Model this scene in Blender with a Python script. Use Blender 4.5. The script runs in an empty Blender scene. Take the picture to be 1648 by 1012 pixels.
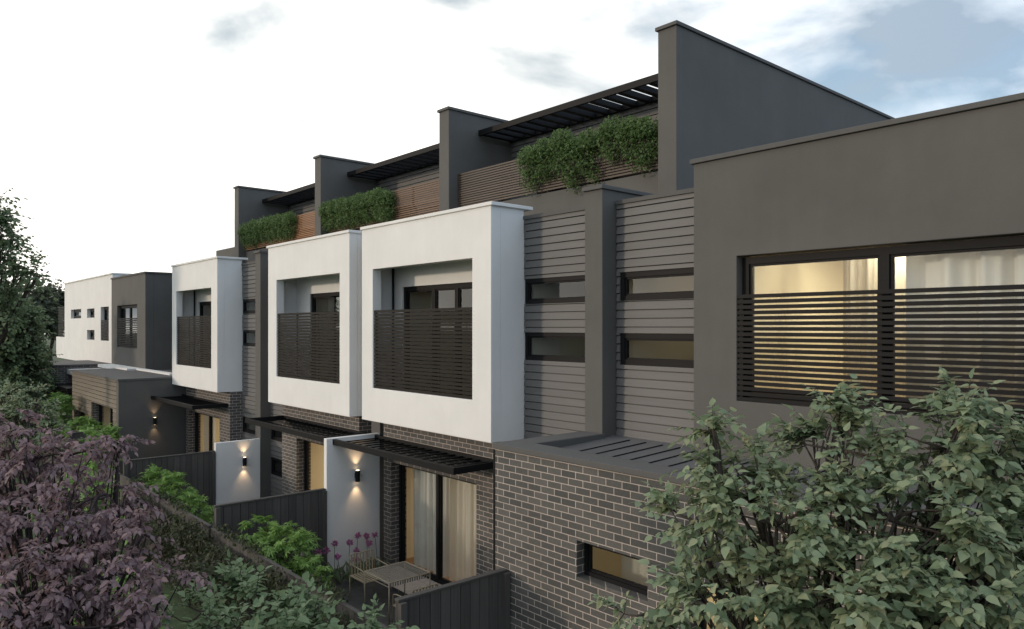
import bpy, math, random
import numpy as np
from mathutils import Vector, Matrix
R = math.radians
sc = bpy.context.scene
COL = sc.collection
EYE = 5.0                      # camera height; z values below are relative to it unless noted
GZ = -5.0                      # ground, relative

# ------------------------------------------------------------------ camera
cam = bpy.data.cameras.new("camera"); co = bpy.data.objects.new("camera", cam); COL.objects.link(co)
sc.camera = co
F_PX = 1194.0
cam.sensor_width = 36.0; cam.lens = 36.0 * F_PX / 1648.0
cam.shift_y = 20.0 / 1648.0
cam.clip_start = 0.05; cam.clip_end = 3000
co.location = (0, 0, EYE)
co.rotation_euler = (R(90), 0, R(48.8))

# ------------------------------------------------------------------ world and sun
SUN_EL = 9.0
SUN_DIR = Vector((-0.52, -0.854, 0)).normalized()      # where the sun stands
w = bpy.data.worlds.new("World"); sc.world = w; w.use_nodes = True
nt = w.node_tree; nt.nodes.clear()
def N(nt, t, **k):
    n = nt.nodes.new(t)
    for a, v in k.items():
        if a.startswith('i_'): n.inputs[a[2:].replace('_', ' ')].default_value = v
        else: setattr(n, a, v)
    return n
out = N(nt, 'ShaderNodeOutputWorld'); bg = N(nt, 'ShaderNodeBackground'); bg.inputs[1].default_value = 0.135
sky = N(nt, 'ShaderNodeTexSky'); sky.sky_type = 'NISHITA'; sky.sun_disc = False
sky.sun_elevation = R(SUN_EL); sky.sun_rotation = math.atan2(SUN_DIR.x, SUN_DIR.y)
sky.air_density = 1.0; sky.dust_density = 1.5; sky.ozone_density = 1.6
tc = N(nt, 'ShaderNodeTexCoord')
mp = N(nt, 'ShaderNodeMapping'); mp.inputs['Scale'].default_value = (1.5, 1.5, 3.2); mp.inputs['Location'].default_value = (5.5, 5.1, 2.7)
nt.links.new(tc.outputs['Generated'], mp.inputs[0])
nz = N(nt, 'ShaderNodeTexNoise'); nz.inputs['Scale'].default_value = 2.3; nz.inputs['Detail'].default_value = 9; nz.inputs['Roughness'].default_value = 0.56; nz.inputs['Distortion'].default_value = 0.35
nt.links.new(mp.outputs[0], nz.inputs[0])
# more cloud towards the bright (left) side, more open sky to the upper right
dp = N(nt, 'ShaderNodeVectorMath', operation='DOT_PRODUCT'); dp.inputs[1].default_value = (-0.95, -0.30, -0.55)
nt.links.new(tc.outputs['Generated'], dp.inputs[0])
half = N(nt, 'ShaderNodeMath', operation='MULTIPLY_ADD'); half.inputs[1].default_value = 0.5; half.inputs[2].default_value = 0.5
nt.links.new(dp.outputs['Value'], half.inputs[0])
bias = N(nt, 'ShaderNodeValToRGB'); be = bias.color_ramp.elements; be[0].position = 0.0; be[0].color = (0.42, 0.42, 0.42, 1); be[1].position = 0.80; be[1].color = (1, 1, 1, 1)
for p_, v_ in ((0.24, 0.42), (0.36, 0.06), (0.50, 0.06), (0.58, 0.22), (0.70, 0.8)):
    x = be.new(p_); x.color = (v_, v_, v_, 1)
nt.links.new(half.outputs[0], bias.inputs[0])
ma = N(nt, 'ShaderNodeMath', operation='MULTIPLY_ADD'); ma.inputs[1].default_value = 0.32
nt.links.new(bias.outputs[0], ma.inputs[0]); nt.links.new(nz.outputs['Fac'], ma.inputs[2])
cr = N(nt, 'ShaderNodeValToRGB'); cr.color_ramp.elements[0].position = 0.43; cr.color_ramp.elements[1].position = 0.60
cr.color_ramp.elements[0].color = (0.38, 0.38, 0.38, 1)
nt.links.new(ma.outputs[0], cr.inputs[0])
# cloud brightness: bright towards the sun side, duller away from it
dp2 = N(nt, 'ShaderNodeVectorMath', operation='DOT_PRODUCT'); dp2.inputs[1].default_value = (-0.86, -0.5, 0.0)
nt.links.new(tc.outputs['Generated'], dp2.inputs[0])
mr = N(nt, 'ShaderNodeMapRange'); mr.inputs['From Min'].default_value = -0.9; mr.inputs['From Max'].default_value = 0.9
mr.inputs['To Min'].default_value = 1.05; mr.inputs['To Max'].default_value = 1.2
nt.links.new(dp2.outputs['Value'], mr.inputs[0])
nz2 = N(nt, 'ShaderNodeTexNoise'); nz2.inputs['Scale'].default_value = 2.4; nz2.inputs['Detail'].default_value = 9; nz2.inputs['Distortion'].default_value = 0.3
nt.links.new(mp.outputs[0], nz2.inputs[0])
cr2 = N(nt, 'ShaderNodeValToRGB'); cr2.color_ramp.elements[0].position = 0.44; cr2.color_ramp.elements[1].position = 0.64
cr2.color_ramp.elements[0].color = (0.31, 0.365, 0.41, 1); cr2.color_ramp.elements[1].color = (1.0, 0.98, 0.94, 1)
# grey undersides only away from the sun side
mg = N(nt, 'ShaderNodeMath', operation='MULTIPLY_ADD'); mg.inputs[1].default_value = 0.13
nt.links.new(bias.outputs[0], mg.inputs[0]); nt.links.new(nz2.outputs['Fac'], mg.inputs[2])
nt.links.new(mg.outputs[0], cr2.inputs[0])
vs = N(nt, 'ShaderNodeVectorMath', operation='SCALE'); nt.links.new(cr2.outputs[0], vs.inputs[0])
ms = N(nt, 'ShaderNodeMath', operation='MULTIPLY'); ms.inputs[1].default_value = 11.0
nt.links.new(mr.outputs[0], ms.inputs[0]); nt.links.new(ms.outputs[0], vs.inputs['Scale'])
# clouds turn bluer away from the sun side
tint = N(nt, 'ShaderNodeValToRGB'); te = tint.color_ramp.elements; te[0].position = 0.18; te[0].color = (0.66, 0.80, 1.0, 1); te[1].position = 0.62; te[1].color = (1.0, 0.985, 0.955, 1)
h2 = N(nt, 'ShaderNodeMath', operation='MULTIPLY_ADD'); h2.inputs[1].default_value = 0.5; h2.inputs[2].default_value = 0.5
nt.links.new(dp2.outputs['Value'], h2.inputs[0]); nt.links.new(h2.outputs[0], tint.inputs[0])
vt = N(nt, 'ShaderNodeVectorMath', operation='MULTIPLY'); nt.links.new(vs.outputs[0], vt.inputs[0]); nt.links.new(tint.outputs[0], vt.inputs[1])
skb = N(nt, 'ShaderNodeVectorMath', operation='SCALE'); skb.inputs['Scale'].default_value = 2.0
nt.links.new(sky.outputs[0], skb.inputs[0])
mx = N(nt, 'ShaderNodeMix', data_type='RGBA')
nt.links.new(cr.outputs[0], mx.inputs[0]); nt.links.new(skb.outputs[0], mx.inputs[6]); nt.links.new(vt.outputs[0], mx.inputs[7])
nt.links.new(mx.outputs[2], bg.inputs[0]); nt.links.new(bg.outputs[0], out.inputs[0])

sun = bpy.data.lights.new("sun", 'SUN'); sun.energy = 1.35; sun.angle = R(3.5); sun.color = (1.0, 0.80, 0.60)
so = bpy.data.objects.new("sun", sun); COL.objects.link(so)
sd = Vector((SUN_DIR.x * math.cos(R(SUN_EL)), SUN_DIR.y * math.cos(R(SUN_EL)), math.sin(R(SUN_EL))))
so.rotation_euler = (-sd).to_track_quat('-Z', 'Y').to_euler()
sc.view_settings.view_transform = 'Standard'; sc.view_settings.look = 'None'
sc.view_settings.gamma = 1.0; sc.view_settings.exposure = 0.0
sc.render.engine = 'CYCLES'
sc.cycles.max_bounces = 8; sc.cycles.transparent_max_bounces = 24

# ------------------------------------------------------------------ materials
MATS = {}
def newmat(name):
    m = bpy.data.materials.new(name); m.use_nodes = True
    b = m.node_tree.nodes['Principled BSDF']; MATS[name] = m
    return m, m.node_tree, b
def lk(nt, a, b): nt.links.new(a, b)
def objco(nt): return N(nt, 'ShaderNodeTexCoord').outputs['Object']

def render_mat(name, col, var=0.10, bump=0.25, rough=0.85):
    m, nt, b = newmat(name); c = objco(nt)
    n1 = N(nt, 'ShaderNodeTexNoise'); n1.inputs['Scale'].default_value = 0.9; n1.inputs['Detail'].default_value = 7; n1.inputs['Roughness'].default_value = 0.62
    lk(nt, c, n1.inputs[0])
    r = N(nt, 'ShaderNodeValToRGB'); r.color_ramp.elements[0].position = 0.3; r.color_ramp.elements[1].position = 0.7
    r.color_ramp.elements[0].color = tuple(x * (1 - var) for x in col) + (1,)
    r.color_ramp.elements[1].color = tuple(x * (1 + var) for x in col) + (1,)
    lk(nt, n1.outputs['Fac'], r.inputs[0])
    # faint vertical run marks
    mpn = N(nt, 'ShaderNodeMapping'); mpn.inputs['Scale'].default_value = (5, 5, 0.35); lk(nt, c, mpn.inputs[0])
    n3 = N(nt, 'ShaderNodeTexNoise'); n3.inputs['Scale'].default_value = 1.2; n3.inputs['Detail'].default_value = 5; lk(nt, mpn.outputs[0], n3.inputs[0])
    mr = N(nt, 'ShaderNodeMapRange'); mr.inputs['From Min'].default_value = 0.3; mr.inputs['From Max'].default_value = 0.7; mr.inputs['To Min'].default_value = 1 - var * 0.5; mr.inputs['To Max'].default_value = 1.0
    lk(nt, n3.outputs['Fac'], mr.inputs[0])
    sc_ = N(nt, 'ShaderNodeVectorMath', operation='SCALE'); lk(nt, r.outputs[0], sc_.inputs[0]); lk(nt, mr.outputs[0], sc_.inputs['Scale'])
    lk(nt, sc_.outputs[0], b.inputs['Base Color'])
    b.inputs['Roughness'].default_value = rough
    n2 = N(nt, 'ShaderNodeTexNoise'); n2.inputs['Scale'].default_value = 160; n2.inputs['Detail'].default_value = 3; lk(nt, c, n2.inputs[0])
    bp = N(nt, 'ShaderNodeBump'); bp.inputs['Strength'].default_value = bump; bp.inputs['Distance'].default_value = 0.004
    lk(nt, n2.outputs['Fac'], bp.inputs['Height']); lk(nt, bp.outputs[0], b.inputs['Normal'])
    return m
M_GREY = render_mat('grey_render', (0.098, 0.095, 0.090))
M_GREY2 = render_mat('grey_coping', (0.095, 0.093, 0.092), 0.06)
M_WHITE = render_mat('white_render', (0.74, 0.735, 0.725), 0.05, 0.2)
M_CREAM = render_mat('room_plaster', (0.68, 0.63, 0.50), 0.03, 0.05)
M_ROOF = render_mat('roof_sheet', (0.125, 0.125, 0.130), 0.08, 0.05, 0.55)

def brick_mat(name, c1, c2, mortar):
    m, nt, b = newmat(name); c = objco(nt)
    sp = N(nt, 'ShaderNodeSeparateXYZ'); lk(nt, c, sp.inputs[0])
    ad = N(nt, 'ShaderNodeMath', operation='ADD'); lk(nt, sp.outputs[0], ad.inputs[0]); lk(nt, sp.outputs[1], ad.inputs[1])
    cb = N(nt, 'ShaderNodeCombineXYZ'); lk(nt, ad.outputs[0], cb.inputs[0]); lk(nt, sp.outputs[2], cb.inputs[1])
    br = N(nt, 'ShaderNodeTexBrick'); br.offset = 0.5
    br.inputs['Scale'].default_value = 1.0; br.inputs['Brick Width'].default_value = 0.24; br.inputs['Row Height'].default_value = 0.086
    br.inputs['Mortar Size'].default_value = 0.0055; br.inputs['Mortar Smooth'].default_value = 0.15; br.inputs['Bias'].default_value = 0.0
    br.inputs['Color1'].default_value = c1 + (1,); br.inputs['Color2'].default_value = c2 + (1,); br.inputs['Mortar'].default_value = mortar + (1,)
    lk(nt, cb.outputs[0], br.inputs[0])
    n1 = N(nt, 'ShaderNodeTexNoise'); n1.inputs['Scale'].default_value = 28; n1.inputs['Detail'].default_value = 6; lk(nt, c, n1.inputs[0])
    n4 = N(nt, 'ShaderNodeTexNoise'); n4.inputs['Scale'].default_value = 0.8; n4.inputs['Detail'].default_value = 5; lk(nt, c, n4.inputs[0])
    aa = N(nt, 'ShaderNodeMath', operation='ADD'); lk(nt, n1.outputs['Fac'], aa.inputs[0]); lk(nt, n4.outputs['Fac'], aa.inputs[1])
    mr = N(nt, 'ShaderNodeMapRange'); mr.inputs['From Min'].default_value = 0.6; mr.inputs['From Max'].default_value = 1.4; mr.inputs['To Min'].default_value = 0.72; mr.inputs['To Max'].default_value = 1.25
    lk(nt, aa.outputs[0], mr.inputs[0])
    s = N(nt, 'ShaderNodeVectorMath', operation='SCALE'); lk(nt, br.outputs['Color'], s.inputs[0]); lk(nt, mr.outputs[0], s.inputs['Scale'])
    lk(nt, s.outputs[0], b.inputs['Base Color']); b.inputs['Roughness'].default_value = 0.8
    iv = N(nt, 'ShaderNodeMath', operation='MULTIPLY_ADD'); iv.inputs[1].default_value = -1.0; lk(nt, br.outputs['Fac'], iv.inputs[0])
    sm = N(nt, 'ShaderNodeMath', operation='MULTIPLY'); sm.inputs[1].default_value = 0.25; lk(nt, n1.outputs['Fac'], sm.inputs[0]); lk(nt, sm.outputs[0], iv.inputs[2])
    bp = N(nt, 'ShaderNodeBump'); bp.inputs['Strength'].default_value = 0.7; bp.inputs['Distance'].default_value = 0.008
    lk(nt, iv.outputs[0], bp.inputs['Height']); lk(nt, bp.outputs[0], b.inputs['Normal'])
    return m
M_BRICK = brick_mat('dark_brick', (0.060, 0.060, 0.059), (0.108, 0.103, 0.097), (0.47, 0.405, 0.365))

def board_mat(name, col, var=0.18, rough=0.6, axis=0, metallic=0.0, fine=26, spec=0.3):
    """boards/timber/paint with grain stretched along axis and a tone per board"""
    m, nt, b = newmat(name); c = objco(nt)
    mpn = N(nt, 'ShaderNodeMapping'); s = [fine, fine, fine]; s[axis] = 1.6
    if axis == 3: s = [1.6, 1.6, fine]
    mpn.inputs['Scale'].default_value = s; lk(nt, c, mpn.inputs[0])
    n1 = N(nt, 'ShaderNodeTexNoise'); n1.inputs['Scale'].default_value = 1.0; n1.inputs['Detail'].default_value = 6; lk(nt, mpn.outputs[0], n1.inputs[0])
    g = N(nt, 'ShaderNodeNewGeometry')
    ad = N(nt, 'ShaderNodeMath', operation='MULTIPLY_ADD'); ad.inputs[1].default_value = 0.5; lk(nt, g.outputs['Random Per Island'], ad.inputs[0]); lk(nt, n1.outputs['Fac'], ad.inputs[2])
    mr = N(nt, 'ShaderNodeMapRange'); mr.inputs['From Min'].default_value = 0.3; mr.inputs['From Max'].default_value = 1.2; mr.inputs['To Min'].default_value = 1 - var; mr.inputs['To Max'].default_value = 1 + var
    lk(nt, ad.outputs[0], mr.inputs[0])
    rgb = N(nt, 'ShaderNodeRGB'); rgb.outputs[0].default_value = col + (1,)
    sc_ = N(nt, 'ShaderNodeVectorMath', operation='SCALE'); lk(nt, rgb.outputs[0], sc_.inputs[0]); lk(nt, mr.outputs[0], sc_.inputs['Scale'])
    lk(nt, sc_.outputs[0], b.inputs['Base Color']); b.inputs['Roughness'].default_value = rough; b.inputs['Metallic'].default_value = metallic; b.inputs['Specular IOR Level'].default_value = spec
    bp = N(nt, 'ShaderNodeBump'); bp.inputs['Strength'].default_value = 0.25; bp.inputs['Distance'].default_value = 0.003
    lk(nt, n1.outputs['Fac'], bp.inputs['Height']); lk(nt, bp.outputs[0], b.inputs['Normal'])
    return m
M_CLAD = board_mat('grey_weatherboard', (0.125, 0.123, 0.123), 0.10, 0.55, 0)
M_CLAD_T = board_mat('weathered_cladding', (0.17, 0.145, 0.115), 0.30, 0.7, 0, fine=18)
M_BLACK = board_mat('black_metal', (0.011, 0.011, 0.012), 0.15, 0.55, 0, spec=0.12)
M_SLAT = board_mat('brown_slat', (0.14, 0.085, 0.052), 0.25, 0.55, 0)  # one balustrade timber; the next two are its dim and warm-lit copies
M_SLAT_DIM = board_mat('dimlit_slat', (0.085, 0.066, 0.052), 0.2, 0.55, 0)  # same timber for the near terrace, weaker light painted into the colour
M_SLAT_WARM = board_mat('warmlit_slat', (0.27, 0.135, 0.062), 0.2, 0.55, 0)  # same timber for the far terrace, warm reflected light painted into the colour
M_SLATD = board_mat('dark_slat', (0.014, 0.012, 0.010), 0.2, 0.6, 0, spec=0.15)
M_FENCE = board_mat('charcoal_timber', (0.074, 0.068, 0.064), 0.35, 0.75, 2, fine=40)
M_BARK = board_mat('bark', (0.055, 0.045, 0.038), 0.4, 0.9, 2, fine=60)
M_BARKD = board_mat('dark_bark', (0.030, 0.022, 0.022), 0.4, 0.9, 2, fine=60)
M_BEIGE = board_mat('sand_metal', (0.36, 0.30, 0.21), 0.08, 0.4, 2)
M_TTOP = board_mat('table_slat', (0.22, 0.20, 0.17), 0.08, 0.5, 0)
M_FLOOR = board_mat('timber_floor', (0.32, 0.17, 0.08), 0.25, 0.4, 0)
M_FURN = board_mat('dark_furniture', (0.05, 0.04, 0.035), 0.2, 0.5, 0)

def glass_mat():
    m, nt, b = newmat('window_glass'); nt.nodes.remove(b)
    o = nt.nodes['Material Output']
    f = N(nt, 'ShaderNodeLayerWeight'); f.inputs['Blend'].default_value = 0.5
    pw = N(nt, 'ShaderNodeMath', operation='POWER'); pw.inputs[1].default_value = 4.2; lk(nt, f.outputs['Facing'], pw.inputs[0])
    mr = N(nt, 'ShaderNodeMapRange'); mr.inputs['From Max'].default_value = 1.0; mr.inputs['To Min'].default_value = 0.07; mr.inputs['To Max'].default_value = 1.0
    lk(nt, pw.outputs[0], mr.inputs[0])
    t = N(nt, 'ShaderNodeBsdfTransparent'); t.inputs[0].default_value = (0.86, 0.89, 0.88, 1)
    g = N(nt, 'ShaderNodeBsdfGlossy'); g.inputs['Roughness'].default_value = 0.01
    mxs = N(nt, 'ShaderNodeMixShader'); lk(nt, mr.outputs[0], mxs.inputs[0]); lk(nt, t.outputs[0], mxs.inputs[1]); lk(nt, g.outputs[0], mxs.inputs[2])
    lk(nt, mxs.outputs[0], o.inputs[0]); return m
M_GLASS = glass_mat()

def curtain_mat(name='sheer_curtain', tr_=0.28, tp_=0.12):
    m, nt, b = newmat(name); o = nt.nodes['Material Output']; nt.nodes.remove(b)
    d = N(nt, 'ShaderNodeBsdfDiffuse'); d.inputs[0].default_value = (0.72, 0.71, 0.68, 1)
    t = N(nt, 'ShaderNodeBsdfTranslucent'); t.inputs[0].default_value = (0.80, 0.76, 0.68, 1)
    tr = N(nt, 'ShaderNodeBsdfTransparent')
    a = N(nt, 'ShaderNodeMixShader'); a.inputs[0].default_value = tr_; lk(nt, d.outputs[0], a.inputs[1]); lk(nt, t.outputs[0], a.inputs[2])
    c = N(nt, 'ShaderNodeMixShader'); c.inputs[0].default_value = tp_; lk(nt, a.outputs[0], c.inputs[1]); lk(nt, tr.outputs[0], c.inputs[2])
    lk(nt, c.outputs[0], o.inputs[0]); return m
M_CURT = curtain_mat(); M_CURTH = curtain_mat('lined_curtain', 0.10, 0.03)

def leaf_mat(name, cols, rough=0.5, trans=0.44, big=0.35):
    """cols: list of colours spread over leaves at random"""
    m, nt, b = newmat(name); o = nt.nodes['Material Output']
    g = N(nt, 'ShaderNodeNewGeometry')
    r = N(nt, 'ShaderNodeValToRGB'); e = r.color_ramp.elements
    n = len(cols)
    e[0].position = 0; e[0].color = cols[0] + (1,); e[1].position = 1; e[1].color = cols[-1] + (1,)
    for i in range(1, n - 1):
        x = e.new(i / (n - 1)); x.color = cols[i] + (1,)
    nz = N(nt, 'ShaderNodeTexNoise'); nz.inputs['Scale'].default_value = 1.7; nz.inputs['Detail'].default_value = 3
    lk(nt, objco(nt), nz.inputs[0])
    ms = N(nt, 'ShaderNodeMath', operation='MULTIPLY_ADD'); ms.inputs[1].default_value = 1 - big
    lk(nt, g.outputs['Random Per Island'], ms.inputs[0])
    m2 = N(nt, 'ShaderNodeMath', operation='MULTIPLY'); m2.inputs[1].default_value = big; lk(nt, nz.outputs['Fac'], m2.inputs[0]); lk(nt, m2.outputs[0], ms.inputs[2])
    lk(nt, ms.outputs[0], r.inputs[0]); lk(nt, r.outputs[0], b.inputs['Base Color'])
    b.inputs['Roughness'].default_value = rough; b.inputs['Specular IOR Level'].default_value = 0.35
    t = N(nt, 'ShaderNodeBsdfTranslucent'); lk(nt, r.outputs[0], t.inputs[0])
    mxs = N(nt, 'ShaderNodeMixShader'); mxs.inputs[0].default_value = trans
    lk(nt, b.outputs[0], mxs.inputs[1]); lk(nt, t.outputs[0], mxs.inputs[2]); lk(nt, mxs.outputs[0], o.inputs[0])
    return m
L_GREY = leaf_mat('greygreen_leaf', [(0.13, 0.18, 0.105), (0.20, 0.265, 0.155), (0.27, 0.34, 0.21), (0.33, 0.37, 0.22), (0.40, 0.34, 0.20)], 0.45)
L_PURP = leaf_mat('purple_leaf', [(0.15, 0.105, 0.11), (0.22, 0.155, 0.17), (0.30, 0.21, 0.225), (0.40, 0.25, 0.23)], 0.5)
L_BRIGHT = leaf_mat('bright_leaf', [(0.12, 0.22, 0.05), (0.20, 0.35, 0.09), (0.30, 0.46, 0.13)], 0.5, 0.35)
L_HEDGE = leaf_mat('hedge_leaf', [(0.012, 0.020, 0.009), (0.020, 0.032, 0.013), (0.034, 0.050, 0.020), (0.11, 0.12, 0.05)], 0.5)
L_TERR = leaf_mat('terrace_leaf', [(0.06, 0.11, 0.035), (0.11, 0.185, 0.06), (0.19, 0.27, 0.10)], 0.5)
L_DARK = leaf_mat('dark_leaf', [(0.09, 0.14, 0.075), (0.15, 0.21, 0.11), (0.22, 0.27, 0.14)], 0.5)
L_SAGE = leaf_mat('sage_leaf', [(0.13, 0.20, 0.10), (0.20, 0.28, 0.15), (0.28, 0.35, 0.20)], 0.5)
L_FAR = leaf_mat('far_leaf', [(0.07, 0.09, 0.06), (0.10, 0.115, 0.075), (0.14, 0.14, 0.095)], 0.6)
L_PINK = leaf_mat('pink_petal', [(0.30, 0.09, 0.20), (0.42, 0.15, 0.32), (0.5, 0.22, 0.38)], 0.6, 0.35)
L_YEL = leaf_mat('olive_leaf', [(0.035, 0.045, 0.018), (0.07, 0.075, 0.03)], 0.6)

def ground_mat(name, a, bcol, scale=3.0):
    m, nt, b = newmat(name); c = objco(nt)
    n1 = N(nt, 'ShaderNodeTexNoise'); n1.inputs['Scale'].default_value = scale; n1.inputs['Detail'].default_value = 10; n1.inputs['Roughness'].default_value = 0.7; lk(nt, c, n1.inputs[0])
    r = N(nt, 'ShaderNodeValToRGB'); r.color_ramp.elements[0].position = 0.35; r.color_ramp.elements[1].position = 0.65
    r.color_ramp.elements[0].color = a + (1,); r.color_ramp.elements[1].color = bcol + (1,)
    lk(nt, n1.outputs['Fac'], r.inputs[0]); lk(nt, r.outputs[0], b.inputs['Base Color']); b.inputs['Roughness'].default_value = 0.95
    bp = N(nt, 'ShaderNodeBump'); bp.inputs['Distance'].default_value = 0.04; lk(nt, n1.outputs['Fac'], bp.inputs['Height']); lk(nt, bp.outputs[0], b.inputs['Normal'])
    return m
M_GRASS = ground_mat('grass_ground', (0.020, 0.035, 0.012), (0.045, 0.075, 0.022))
M_SOIL = ground_mat('soil', (0.018, 0.014, 0.010), (0.035, 0.028, 0.018), 9)

def paver_mat():
    m, nt, b = newmat('dark_paver'); c = objco(nt)
    br = N(nt, 'ShaderNodeTexBrick'); br.offset = 0.0
    br.inputs['Scale'].default_value = 1; br.inputs['Brick Width'].default_value = 0.6; br.inputs['Row Height'].default_value = 0.6; br.inputs['Mortar Size'].default_value = 0.006
    br.inputs['Color1'].default_value = (0.045, 0.045, 0.047, 1); br.inputs['Color2'].default_value = (0.058, 0.057, 0.058, 1); br.inputs['Mortar'].default_value = (0.02, 0.02, 0.02, 1)
    lk(nt, c, br.inputs[0])
    n1 = N(nt, 'ShaderNodeTexNoise'); n1.inputs['Scale'].default_value = 6; n1.inputs['Detail'].default_value = 8; lk(nt, c, n1.inputs[0])
    mr = N(nt, 'ShaderNodeMapRange'); mr.inputs['From Min'].default_value = 0.3; mr.inputs['From Max'].default_value = 0.7; mr.inputs['To Min'].default_value = 0.7; mr.inputs['To Max'].default_value = 1.3
    lk(nt, n1.outputs['Fac'], mr.inputs[0])
    s = N(nt, 'ShaderNodeVectorMath', operation='SCALE'); lk(nt, br.outputs['Color'], s.inputs[0]); lk(nt, mr.outputs[0], s.inputs['Scale']); lk(nt, s.outputs[0], b.inputs['Base Color'])
    b.inputs['Roughness'].default_value = 0.6; return m
M_PAVE = paver_mat()
def emit_mat(name, col, s):
    m, nt, b = newmat(name); b.inputs['Emission Color'].default_value = col + (1,); b.inputs['Emission Strength'].default_value = s
    b.inputs['Base Color'].default_value = (0.8, 0.8, 0.8, 1); return m
M_BULB = emit_mat('lamp_glow', (1.0, 0.72, 0.42), 6.0)

# ------------------------------------------------------------------ object helpers
ORG = {}
def thing(name, label, cat, loc=(0, 0, GZ), group=None, kind=None):
    o = bpy.data.objects.new(name, None); COL.objects.link(o); o.empty_display_size = 0.2
    o.location = (loc[0], loc[1], loc[2] + EYE); ORG[o.name] = Vector(o.location)
    tag(o, label, cat, group, kind); return o
def tag(o, label=None, cat=None, group=None, kind=None):
    if label: o['label'] = label
    if cat: o['category'] = cat
    if group: o['group'] = group
    if kind: o['kind'] = kind
    return o
def copy_tree(o, parent=None):
    c = o.copy(); COL.objects.link(c)
    if parent is not None: c.parent = parent
    for ch in o.children: copy_tree(ch, c)
    return c

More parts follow.
